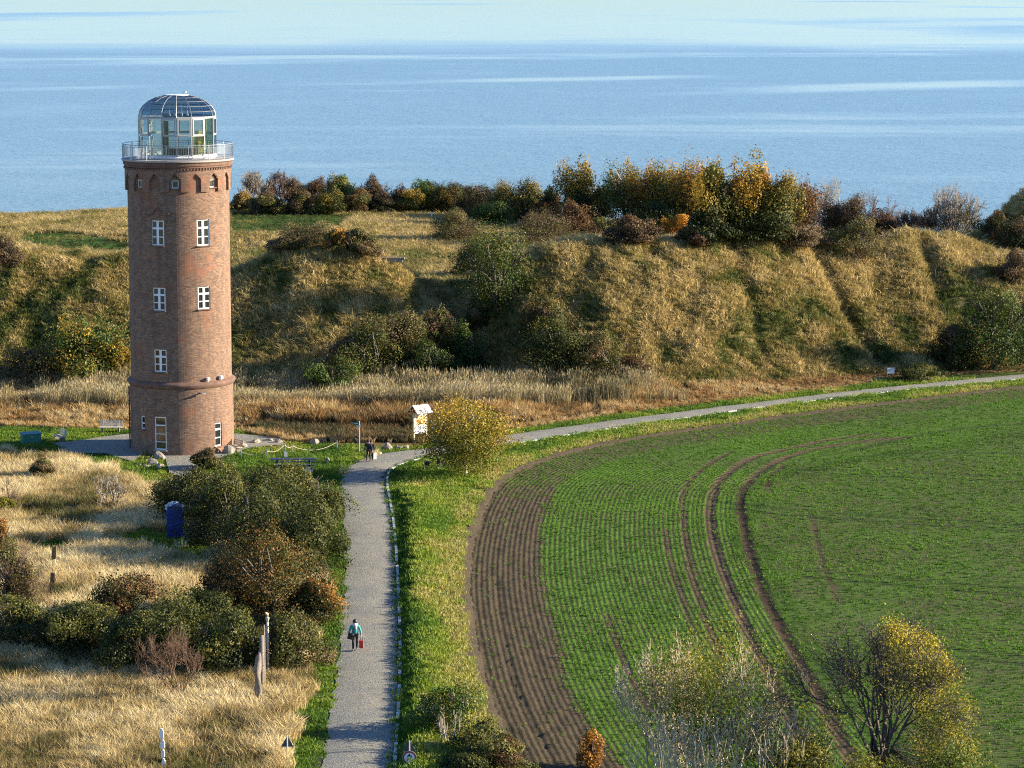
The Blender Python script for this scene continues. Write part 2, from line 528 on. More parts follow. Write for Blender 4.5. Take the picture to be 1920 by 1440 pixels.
def zone(x, y):
    """0 slope grass, 1 dry meadow, 2 lawn, 3 bank/verge right of the path, 4 ditch weeds, 5 paving, 6 road, 7 field, 8 plateau, 9 verge by far road"""
    yb = np.interp(x, _bx, _by); t = y - yb
    z = np.zeros(np.shape(x), int)
    z[t > SL + 4] = 8
    near = t < 1
    px, py = proj(x, y, 0 * x)
    front = np.interp(px, [-200, 0, 240, 440, 530, 640, 780, 830, 960, 1200, 1400, 1600, 1700, 1920, 2200], [795, 800, 806, 806, 828, 834, 838, 822, 806, 773, 748, 724, 707, 696, 675])
    jit = (vnoise(x * 0.9, y * 0.35, 77) - 0.5)
    z[near] = 1
    z[near & (py < front)] = 4
    lawnish = near & (py >= front) & (py < 850) & (px < 900)
    z[lawnish] = 2
    z[near & inpoly(x + jit, y + jit * 3, LAWN)] = 2
    z[near & inpoly(x + jit, y + jit * 3, GPATH) & (fbm(x / 1.8, y / 4, 141, 3) < 0.56)] = 2
    dl = polydist(x, y, VERGE_L)
    z[near & (dl < 1.1 + jit) & (y < 215)] = 2
    rightof = near & (x > np.interp(y, RR[:, 1][:140], RR[:, 0][:140])) & (y < 226) & (px > 700)
    z[rightof] = 3
    z[near & (px > 860) & (py >= front)] = 9
    z[rightof & (py > 850) & (px < 990)] = 3
    z[near & inpoly(x, y, FIELD)] = 7
    z[near & (inpoly(x, y, PAVE1) | inpoly(x, y, PAVE2) | inpoly(x, y, PAVE3))] = 5
    z[near & inpoly(x, y, ROADP)] = 6
    return z

# ------------------------------------------------------------------ ground sheet
def make_ground():
    xs_ = np.arange(-105, 125.01, 0.6); ys_ = np.arange(96, 432, 0.6)
    X, Y = np.meshgrid(xs_, ys_)
    x = X.ravel(); y = Y.ravel()
    z = terrain(x, y)
    zn = zone(x, y)
    col = np.zeros((len(x), 4)); col[:, 3] = 1
    n1 = fbm(x / 3, y / 3, 61, 4); n2 = fbm(x / 11, y / 11, 62, 3)
    def mixv(a, b, t): t = np.clip(t, 0, 1)[:, None]; return np.array(a) * (1 - t) + np.array(b) * t
    P = {0: mixv((0.10, 0.095, 0.028), (0.21, 0.165, 0.06), (n1 - 0.3) * 2), 1: mixv((0.20, 0.15, 0.06), (0.34, 0.26, 0.11), (n1 - 0.3) * 2),
         2: mixv((0.035, 0.075, 0.012), (0.07, 0.11, 0.02), (n1 - 0.3) * 2), 3: mixv((0.09, 0.13, 0.02), (0.17, 0.19, 0.035), (n1 - 0.3) * 2),
         4: mixv((0.10, 0.07, 0.03), (0.16, 0.11, 0.04), (n1 - 0.3) * 2), 5: mixv((0.20, 0.185, 0.16), (0.27, 0.25, 0.22), n1),
         6: mixv((0.1, 0.09, 0.07), (0.1, 0.09, 0.07), n1), 7: mixv((0.09, 0.07, 0.045), (0.09, 0.07, 0.045), n1),
         9: mixv((0.05, 0.085, 0.015), (0.12, 0.13, 0.03), (n1 - 0.3) * 2)}
    pl = mixv((0.20, 0.16, 0.07), (0.30, 0.23, 0.11), (n2 - 0.3) * 2)
    px, py = proj(x, y, z)
    green = inpoly(px, py, [(30, 452), (60, 438), (140, 436), (250, 458), (250, 478), (150, 470), (60, 464)]) | inpoly(px, py, [(430, 402), (560, 398), (660, 408), (640, 428), (540, 440), (430, 438)])
    brown = inpoly(px, py, [(150, 436), (250, 436), (250, 456), (190, 446)]) | inpoly(px, py, [(430, 444), (520, 446), (470, 480), (430, 480)])
    pl[green] = (0.05, 0.11, 0.015); pl[brown] = (0.14, 0.105, 0.07)
    P[8] = pl
    for k, c in P.items():
        s_ = zn == k; col[s_, :3] = c[s_]
    V = np.stack([x, y, z], 1); nx = len(xs_)
    idx = np.arange((len(ys_) - 1) * nx).reshape(-1, nx)[:, :-1].ravel()
    Fc = np.stack([idx, idx + 1, idx + 1 + nx, idx + nx], 1)
    me = np_mesh('ground', V, Fc, True)
    fattr(me, 'Col', col, 'FLOAT_COLOR')
    m, nt, out = newmat('ground_earth')
    at = nt.nodes.new('ShaderNodeAttribute'); at.attribute_name = 'Col'
    geo = nt.nodes.new('ShaderNodeNewGeometry').outputs['Position']
    nz = noise(nt, 2.2, 6, 0.7, geo)
    mul = ramp(nt, [(0.3, (0.6, 0.6, 0.6)), (0.7, (1.35, 1.3, 1.2))], nz)
    b = nt.nodes.new('ShaderNodeBsdfPrincipled'); b.inputs['Roughness'].default_value = 0.95; b.inputs['Specular IOR Level'].default_value = 0.1
    L(nt, mixc(nt, 1.0, at.outputs['Color'], mul.outputs[0], 'MULTIPLY'), b.inputs['Base Color'])
    bp = nt.nodes.new('ShaderNodeBump'); bp.inputs['Strength'].default_value = 0.9; bp.inputs['Distance'].default_value = 0.12
    L(nt, noise(nt, 5, 5, 0.7, geo), bp.inputs['Height']); L(nt, bp.outputs[0], b.inputs['Normal']); L(nt, b.outputs[0], out.inputs[0])
    tag(add('ground', me, m), 'grassy ground with the long earth rampart and clifftop plateau', kind='structure')
make_ground()

# ------------------------------------------------------------------ path with kerb stones
def gravel_mat(name, c0, c1, sc_=12):
    m, nt, out = newmat(name)
    geo = nt.nodes.new('ShaderNodeNewGeometry').outputs['Position']
    v = noise(nt, sc_, 3, 0.85, geo); w = noise(nt, 0.5, 4, 0.6, geo)
    r = ramp(nt, [(0.40, [k * 0.42 for k in c0]), (0.5, c0), (0.60, c1)], v)
    r2 = ramp(nt, [(0.35, (0.84, 0.86, 0.9)), (0.65, (1.1, 1.06, 1.0))], w)
    b = nt.nodes.new('ShaderNodeBsdfPrincipled'); b.inputs['Roughness'].default_value = 0.9; b.inputs['Specular IOR Level'].default_value = 0.2
    L(nt, mixc(nt, 1.0, r.outputs[0], r2.outputs[0], 'MULTIPLY'), b.inputs['Base Color'])
    mud = nt.nodes.new('ShaderNodeMapRange'); mud.inputs[1].default_value = 0.58; mud.inputs[2].default_value = 0.72; L(nt, noise(nt, 0.23, 5, 0.65, geo), mud.inputs[0])
    cc_ = mixc(nt, mth(nt, 'MULTIPLY', mud.outputs[0], 0.6), mixc(nt, 1.0, r.outputs[0], r2.outputs[0], 'MULTIPLY'), (0.17, 0.135, 0.09)); L(nt, cc_, b.inputs['Base Color'])
    bp = nt.nodes.new('ShaderNodeBump'); bp.inputs['Strength'].default_value = 0.8; bp.inputs['Distance'].default_value = 0.05
    L(nt, v, bp.inputs['Height']); L(nt, bp.outputs[0], b.inputs['Normal']); L(nt, b.outputs[0], out.inputs[0])
    return m
M_GRAVEL = gravel_mat('chipped_stone_surface', (0.225, 0.218, 0.175), (0.40, 0.385, 0.31))
def resample(p, n):
    d = np.r_[0, np.cumsum(np.linalg.norm(np.diff(p, axis=0), axis=1))]
    s = np.linspace(0, d[-1], n)
    return np.stack([np.interp(s, d, p[:, k]) for k in range(2)], 1)
def make_road():
    n = 420; k = 9
    # pair the two edges by nearest running parameter, split at the bend so that the pairs stay square
    def upto(p, xcut): i = np.argmax(p[:, 1] > 213.5); return p[:i + 1], p[i:]
    l1, l2 = upto(RL, 0); r1, r2 = upto(RR, 0)
    Lp = np.vstack([resample(l1, 260), resample(l2, 200)[1:]]); Rp = np.vstack([resample(r1, 260), resample(r2, 200)[1:]])
    rows = []
    for i in range(k):
        f = i / (k - 1)
        p = Lp * (1 - f) + Rp * f
        edge = (vnoise(p[:, 1] * 1.3, p[:, 0] * 1.3, 3 + i) - 0.5) * (0.35 if i == 0 else 0.0)
        p = p + (Lp - Rp) / np.linalg.norm(Lp - Rp, axis=1)[:, None] * edge[:, None]
        z = 0.03 + 0.07 * (1 - (2 * f - 1) ** 2)
        h = np.maximum(terrain(p[:, 0], p[:, 1]), -0.1)
        rows.append(np.c_[p, np.full(len(p), z)])
    V = np.array(rows).transpose(1, 0, 2).reshape(-1, 3)
    m_ = len(Lp); idx = np.arange((m_ - 1) * k).reshape(-1, k)[:, :-1].ravel()
    Fc = np.stack([idx, idx + 1, idx + 1 + k, idx + k], 1)
    o = add('path', np_mesh('path', V, Fc, True), M_GRAVEL)
    tag(o, 'pale grey gravel path that runs past the tower and bends right', kind='structure')
    # kerb stones down the right side
    M_K = plain('kerb_stone_white', (0.55, 0.53, 0.46), 0.8, var=0.25, vscale=3, bump=0.5)
    kb = MB(); kb.box((0, 0, 0), (0.17, 0.97, 0.26)); 
    me = bpy.data.meshes.new('kerb_stone'); me.from_pydata(kb.v, [], kb.f); me.update(); me.materials.append(M_K)
    d = np.r_[0, np.cumsum(np.linalg.norm(np.diff(RR, axis=0), axis=1))]
    tot = d[-1]; s = 0.5; cnt = 0
    r_ = random.Random(4)
    while s < tot - 0.6 and cnt < 300:
        x = np.interp(s, d, RR[:, 0]); y = np.interp(s, d, RR[:, 1]); x2 = np.interp(s + 0.4, d, RR[:, 0]); y2 = np.interp(s + 0.4, d, RR[:, 1])
        a = math.atan2(y2 - y, x2 - x) - PI / 2
        if r_.random() > (0.1 if y < 215 else 0.3):
            q = bpy.data.objects.new('kerb_stone', me); C.objects.link(q); q.parent = o
            q.location = (x + 0.12 * math.cos(a), y + 0.12 * math.sin(a), -0.03 + r_.uniform(-0.045, 0.035)); q.rotation_euler = (0, r_.uniform(-.06, .06), a + r_.uniform(-.02, .02))
        s += 1.0; cnt += 1
    for nm, poly, lab, zz in (('paving', PAVE1, 'grey gravel paving left of the tower', 0.12), ('paving', PAVE2, 'grey gravel paving right of the tower', 0.128), ('paving', PAVE3, 'gravel path leading to the tower door', 0.136)):
        mb = MB(); mb.v = [(p[0], p[1], zz) for p in poly]; mb.f = [tuple(range(len(poly)))]
        tag(mb.build(nm, M_GRAVEL), lab, kind='structure')
make_road()

# ------------------------------------------------------------------ field
TR = [([(1640, 812), (1560, 822), (1500, 835), (1440, 848), (1400, 862), (1365, 885), (1343, 910), (1333, 940), (1331, 970), (1337, 1010), (1352, 1060), (1370, 1110), (1392, 1160), (1415, 1210), (1450, 1280), (1490, 1360), (1540, 1450)], 0.27, 0.08, 1.0),
      ([(1700, 818), (1600, 828), (1520, 842), (1455, 864), (1415, 890), (1395, 915), (1388, 940), (1391, 970), (1402, 1020), (1420, 1080), (1445, 1140), (1475, 1195), (1505, 1250), (1545, 1320), (1610, 1450)], 0.27, 0.075, 1.0),
      ([(1370, 845), (1330, 868), (1300, 893), (1285, 915), (1279, 945), (1282, 980), (1290, 1040), (1305, 1100), (1328, 1170), (1350, 1230)], 0.16, 0.06, 0.8),
      ([(1250, 990), (1252, 1030), (1265, 1080), (1290, 1150), (1303, 1190)], 0.14, 0.04, 0.5),
      ([(1140, 1150), (1160, 1210), (1190, 1280), (1215, 1330)], 0.16, 0.05, 0.6),
      ([(1470, 870), (1445, 890), (1440, 910)], 0.2, 0.04, 0.4),
      ([(1520, 960), (1530, 1000), (1545, 1060), (1575, 1130)], 0.18, 0.03, 0.35),
      ([(935, 900), (905, 955), (886, 1010), (876, 1080), (879, 1140), (893, 1220), (915, 1300), (960, 1390), (1000, 1450)], 0.3, 0.04, 0.9),
      ([(930, 1080), (945, 1200), (975, 1310), (1020, 1400), (1050, 1460)], 0.22, 0.06, 0.9)]
CROSS = [([(1395, 876), (1560, 879), (1740, 886), (1950, 894)], 0.09), ([(1400, 884), (1560, 888), (1740, 895), (1950, 903)], 0.08), ([(1350, 940), (1450, 950), (1600, 962), (1800, 975), (1980, 987)], 0.1),
         ([(1360, 950), (1450, 961), (1600, 973), (1800, 986), (1980, 998)], 0.1), ([(1500, 1066), (1700, 1084), (1950, 1104)], 0.09), ([(1500, 1078), (1700, 1096), (1950, 1118)], 0.08),
         ([(1700, 1205), (1950, 1232)], 0.09), ([(1700, 1218), (1950, 1246)], 0.09), ([(1600, 840), (1700, 818), (1800, 800), (1950, 790)], 0.12), ([(1640, 850), (1760, 846), (1950, 848)], 0.1)]
TRW = [(catmull(GP(p, -0.1), 1.0), w, dp, st) for p, w, dp, st in TR]
CRW = [(catmull(GP(p, -0.1), 3.0), w) for p, w in CROSS]
def field_attrs(x, y):
    u = polydist(x, y, FB)
    tr = np.zeros(len(x)); dep = np.zeros(len(x))
    for p, w, dp, st in TRW:
        d = polydist(x, y, p)
        g = np.exp(-(d / w) ** 2)
        tr = np.maximum(tr, g * st); dep = dep - dp * g + dp * 0.5 * np.exp(-((d - w * 1.9) / (w * 0.8)) ** 2)
    cr = np.zeros(len(x))
    for p, w in CRW:
        cr = np.maximum(cr, np.exp(-(polydist(x, y, p) / (w * 4.5)) ** 2))
    dep = dep - 0.07 * cr
    px, py = proj(x, y, 0 * x - 0.1)
    wob = (fbm(x / 6, y / 6, 55, 3) - 0.5)
    brown = 1 - smooth(4.6, 5.5, u + wob * 0.9 + (vnoise(x * 2, y * 2, 57) - 0.5) * 0.5)
    brown = brown * (1 - smooth(196, 212, y + wob * 14) * 0.75)
    brown = np.maximum(brown, (1 - smooth(1.2, 2.4, u + wob * 2)) * np.where(y > 206, 0.12, 0.8))
    head = 1 - smooth(18.5, 20.5, u + wob * 2)
    return u, tr, cr, dep, brown, head
def make_field():
    xs_ = np.arange(-6, 58, 0.25); ys_ = np.arange(108, 273, 0.25)
    X, Y = np.meshgrid(xs_, ys_)
    x = X.ravel(); y = Y.ravel()
    ins = inpoly(x, y, FIELD)
    u, tr, cr, dep, brown, head = field_attrs(x, y)
    edge = smooth(0, 0.8, np.where(ins, u, 0))
    z = dep - 0.18 * edge - 0.02 + 0.05 * (vnoise(u / 0.27, (x * 0.2 + y) / 7, 66) - 0.5) * brown + (vnoise(x * 2.9, y * 2.2, 5) - 0.5) * 0.13 * (0.35 + 0.65 * brown)
    keep = ins | (u < 0.6)
    z = np.where(ins, z, -0.12 - (u * 0.3))
    nx = len(xs_)
    idx = np.arange((len(ys_) - 1) * nx).reshape(-1, nx)[:, :-1].ravel()
    Fc = np.stack([idx, idx + 1, idx + 1 + nx, idx + nx], 1)
    px, py = proj(x, y, 0 * x)
    keep &= (px < 2080) & (py < 1560)
    Fc = Fc[keep[Fc].all(1)]
    us = np.unique(Fc); remap = -np.ones(len(x), int); remap[us] = np.arange(len(us)); Fc = remap[Fc]
    me = np_mesh('field', np.stack([x, y, z], 1)[us], Fc, True)
    for nm, a in (('u', u), ('track', tr), ('cross', cr), ('brown', brown), ('head', head)): fattr(me, nm, a[us])
    m, nt, out = newmat('sown_soil')
    A = {}
    for nm in ('u', 'track', 'cross', 'brown', 'head'):
        a = nt.nodes.new('ShaderNodeAttribute'); a.attribute_name = nm; A[nm] = a.outputs['Fac']
    geo = nt.nodes.new('ShaderNodeNewGeometry').outputs['Position']
    sx = nt.nodes.new('ShaderNodeSeparateXYZ'); L(nt, geo, sx.inputs[0])
    nfine = noise(nt, 9, 5, 0.75, geo); nmid = noise(nt, 1.1, 4, 0.6, geo); nbig = noise(nt, 0.12, 3, 0.6, geo)
    # rows: sinus of the distance to the field edge on the headland, straight drilling inside
    inner = mth(nt, 'ADD', mth(nt, 'MULTIPLY', sx.outputs['X'], 0.26), mth(nt, 'MULTIPLY', sx.outputs['Y'], 0.966))
    co = nt.nodes.new('ShaderNodeMix'); co.data_type = 'FLOAT'
    L(nt, A['head'], co.inputs[0]); L(nt, inner, co.inputs[2]); L(nt, A['u'], co.inputs[3])
    cow = mth(nt, 'ADD', co.outputs[0], mth(nt, 'MULTIPLY', mth(nt, 'SUBTRACT', nmid, 0.5), 0.12))
    row = mth(nt, 'MULTIPLY_ADD', mth(nt, 'SINE', mth(nt, 'MULTIPLY', cow, 2 * PI / 0.34)), 0.5, 0.5)
    row2 = mth(nt, 'MULTIPLY_ADD', mth(nt, 'SINE', mth(nt, 'MULTIPLY', cow, 2 * PI / 2.1)), 0.5, 0.5)
    soil = ramp(nt, [(0.3, (0.045, 0.031, 0.019)), (0.55, (0.095, 0.066, 0.040)), (0.75, (0.19, 0.14, 0.085))], nfine)
    green = ramp(nt, [(0.3, (0.042, 0.108, 0.009)), (0.7, (0.098, 0.205, 0.016))], nfine)
    cover = mth(nt, 'ADD', mth(nt, 'MULTIPLY', row, 0.50), mth(nt, 'MULTIPLY', nmid, 0.62))
    cover = mth(nt, 'ADD', cover, mth(nt, 'MULTIPLY', mth(nt, 'SUBTRACT', nbig, 0.5), 0.8))
    cover = mth(nt, 'ADD', cover, mth(nt, 'MULTIPLY', mth(nt, 'SUBTRACT', A['head'], 1.0), 0.12))
    cover = mth(nt, 'SUBTRACT', cover, mth(nt, 'MULTIPLY', A['brown'], 1.0))
    cover = mth(nt, 'SUBTRACT', cover, mth(nt, 'MULTIPLY', A['track'], 1.6))
    cov = nt.nodes.new('ShaderNodeMapRange'); cov.inputs[1].default_value = 0.15; cov.inputs[2].default_value = 0.75; L(nt, cover, cov.inputs[0])
    c = mixc(nt, cov.outputs[0], soil.outputs[0], green.outputs[0])
    c = mixc(nt, mth(nt, 'MULTIPLY', A['cross'], 0.75), c, (0.03, 0.045, 0.012))
    c = mixc(nt, mth(nt, 'MULTIPLY', mth(nt, 'MULTIPLY', A['brown'], row), 0.35), c, (0.04, 0.06, 0.015))
    b = nt.nodes.new('ShaderNodeBsdfPrincipled'); b.inputs['Roughness'].default_value = 0.95; b.inputs['Specular IOR Level'].default_value = 0.1
    L(nt, c, b.inputs['Base Color'])
    bp = nt.nodes.new('ShaderNodeBump'); bp.inputs['Strength'].default_value = 1.0; bp.inputs['Distance'].default_value = 0.09
    L(nt, mth(nt, 'ADD', mth(nt, 'MULTIPLY', row, 0.55), nfine), bp.inputs['Height']); L(nt, bp.outputs[0], b.inputs['Normal']); L(nt, b.outputs[0], out.inputs[0])
    tag(add('field', me, m), 'sown field with young green crop rows and brown wheel tracks', kind='structure')
make_field()

# ------------------------------------------------------------------ scattered ground cover
def blade_tuft(name, n, rad, h0, h1, w, lean, droop, seed, mat, lean_dir=None, head=False):
    r = np.random.default_rng(seed)
    V = []; Fc = []
    for i in range(n):
        a = r.uniform(0, 2 * PI); q = rad * math.sqrt(r.random())
        bx, by = q * math.cos(a), q * math.sin(a)
        la = a + r.normal(0, 0.7) if lean_dir is None else lean_dir + r.normal(0, 0.6)
        h = r.uniform(h0, h1); ln = lean * h * r.uniform(0.3, 1.3)
        fa = r.uniform(0, PI); ww = w * r.uniform(0.7, 1.3)
        px_, py_ = math.cos(fa) * ww / 2, math.sin(fa) * ww / 2
        i0 = len(V)
        dx, dy = math.cos(la), math.sin(la)
        for k, f in enumerate((0, 0.5)):
            cx, cy, cz = bx + dx * ln * f * f, by + dy * ln * f * f, h * f
            V += [(cx - px_, cy - py_, cz), (cx + px_, cy + py_, cz)]
        V.append((bx + dx * ln * (1 + droop * .4), by + dy * ln * (1 + droop * .4), h * (1 - droop * 0.45)))
        Fc += [(i0, i0 + 1, i0 + 3, i0 + 2), (i0 + 2, i0 + 3, i0 + 4)]
        if head:
            j = len(V); t = V[-1]; hw = w * 1.8
            V += [(t[0] - px_ * 1.8, t[1] - py_ * 1.8, t[2] - 0.18), (t[0] + px_ * 1.8, t[1] + py_ * 1.8, t[2] - 0.18), (t[0] + dx * 0.05, t[1] + dy * 0.05, t[2] + 0.08)]
            Fc.append((j, j + 1, j + 2))
    me = bpy.data.meshes.new(name); me.from_pydata(V, [], Fc); me.update(); me.materials.append(mat)
    o = bpy.data.objects.new(name, me)
    return o

def scatter(name, x, y, z, protos, scl, tint, tilt, label, rot=None, sz=None):
    n = len(x)
    me = bpy.data.meshes.new(name); me.vertices.add(n)
    me.vertices.foreach_set('co', np.stack([x, y, z], 1).astype(np.float32).ravel())
    R = np.zeros((n, 3)); R[:, 2] = rng.uniform(0, 2 * PI, n) if rot is None else rot
    R[:, 0] = rng.normal(0, tilt, n); R[:, 1] = rng.normal(0, tilt, n)
    S = np.stack([scl, scl, scl if sz is None else sz], 1)
    fattr(me, 'rot', R, 'FLOAT_VECTOR'); fattr(me, 'scl', S, 'FLOAT_VECTOR'); fattr(me, 'tint', tint); fattr(me, 'pick', rng.integers(0, len(protos), n), 'INT')
    o = bpy.data.objects.new(name, me); C.objects.link(o)
    col = bpy.data.collections.new(name + '_pieces')
    for p in protos: col.objects.link(p)
    g = bpy.data.node_groups.new(name, 'GeometryNodeTree')
    g.interface.new_socket('Geometry', in_out='INPUT', socket_type='NodeSocketGeometry'); g.interface.new_socket('Geometry', in_out='OUTPUT', socket_type='NodeSocketGeometry')
    gi = g.nodes.new('NodeGroupInput'); go = g.nodes.new('NodeGroupOutput')
    ip = g.nodes.new('GeometryNodeInstanceOnPoints'); ci = g.nodes.new('GeometryNodeCollectionInfo')
    ci.inputs['Collection'].default_value = col; ci.inputs['Separate Children'].default_value = True; ci.inputs['Reset Children'].default_value = True
    def na(nm, t):
        q = g.nodes.new('GeometryNodeInputNamedAttribute'); q.data_type = t; q.inputs['Name'].default_value = nm
        return q.outputs['Attribute']
    g.links.new(gi.outputs[0], ip.inputs['Points']); g.links.new(ci.outputs[0], ip.inputs['Instance'])
    ip.inputs['Pick Instance'].default_value = True
    g.links.new(na('pick', 'INT'), ip.inputs['Instance Index']); g.links.new(na('scl', 'FLOAT_VECTOR'), ip.inputs['Scale'])
    e2r = g.nodes.new('FunctionNodeEulerToRotation')
    g.links.new(na('rot', 'FLOAT_VECTOR'), e2r.inputs[0]); g.links.new(e2r.outputs[0], ip.inputs['Rotation'])
    g.links.new(ip.outputs[0], go.inputs[0])
    md = o.modifiers.new('scatter', 'NODES'); md.node_group = g
    tag(o, label, kind='stuff')
    return o

def sample(x0, x1, y0, y1, dens):
    n = int((x1 - x0) * (y1 - y0) * dens)
    x = rng.uniform(x0, x1, n); y = rng.uniform(y0, y1, n)
    px, py = proj(x, y, 0 * x + 3)
    k = (px > -90) & (px < 2010) & (py < 1540)
    return x[k], y[k]

STRAW = [(0.0, (0.13, 0.13, 0.035)), (0.3, (0.27, 0.20, 0.075)), (0.6, (0.55, 0.42, 0.18)), (1.0, (0.74, 0.61, 0.33))]
M_DRY = foliage('dry_grass_blades', STRAW, True, 0.25, 0.35)
SLOPE = [(0.0, (0.04, 0.065, 0.010)), (0.3, (0.13, 0.15, 0.03)), (0.55, (0.315, 0.242, 0.072)), (1.0, (0.55, 0.42, 0.17))]
M_SLOPE = foliage('slope_grass_blades', SLOPE, True, 0.25, 0.4)
LAWNC = [(0.0, (0.03, 0.085, 0.008)), (0.5, (0.12, 0.21, 0.016)), (0.8, (0.25, 0.31, 0.03)), (1.0, (0.40, 0.34, 0.10))]
M_LAWN = foliage('lawn_grass_blades', LAWNC, True, 0.3, 0.3)
REEDC = [(0.0, (0.09, 0.095, 0.035)), (0.4, (0.25, 0.21, 0.10)), (1.0, (0.47, 0.38, 0.20))]
M_REED = foliage('reed_blades', REEDC, True, 0.2, 0.4)
WEEDC = [(0.0, (0.055, 0.065, 0.02)), (0.3, (0.15, 0.105, 0.045)), (0.6, (0.33, 0.185, 0.062)), (0.8, (0.45, 0.295, 0.11)), (1.0, (0.56, 0.43, 0.21))]
M_WEED = foliage('dead_weed_stems', WEEDC, True, 0.25, 0.4)
CROPC = [(0.0, (0.048, 0.118, 0.009)), (1.0, (0.12, 0.24, 0.018))]
M_CROP = foliage('seedling_blades', CROPC, True, 0.35, 0.6)

WIND = PI * 0.95
p_dry = [blade_tuft('dry_tuft', 46, 0.42, 0.45, 0.95, 0.028, 0.5, 0.35, 10 + i, M_DRY, WIND if i else None) for i in range(3)]
p_slope = [blade_tuft('slope_tuft', 34, 0.42, 0.28, 0.75, 0.045, 0.9, 0.7, 20 + i, M_SLOPE, None if i % 2 else WIND + 1) for i in range(4)]
p_lawn = [blade_tuft('lawn_tuft', 30, 0.30, 0.06, 0.17, 0.03, 0.5, 0.2, 30 + i, M_LAWN) for i in range(2)]
p_reed = [blade_tuft('reed_tuft', 22, 0.35, 1.5, 2.5, 0.03, 0.10, 0.1, 40 + i, M_REED, head=True) for i in range(3)]
p_weed = [blade_tuft('weed_tuft', 40, 0.40, 0.5, 1.2, 0.05, 0.35, 0.3, 50 + i, M_WEED) for i in range(3)]
p_crop = [blade_tuft('seedling', 9, 0.09, 0.05, 0.11, 0.022, 0.6, 0.2, 60 + i, M_CROP) for i in range(3)]

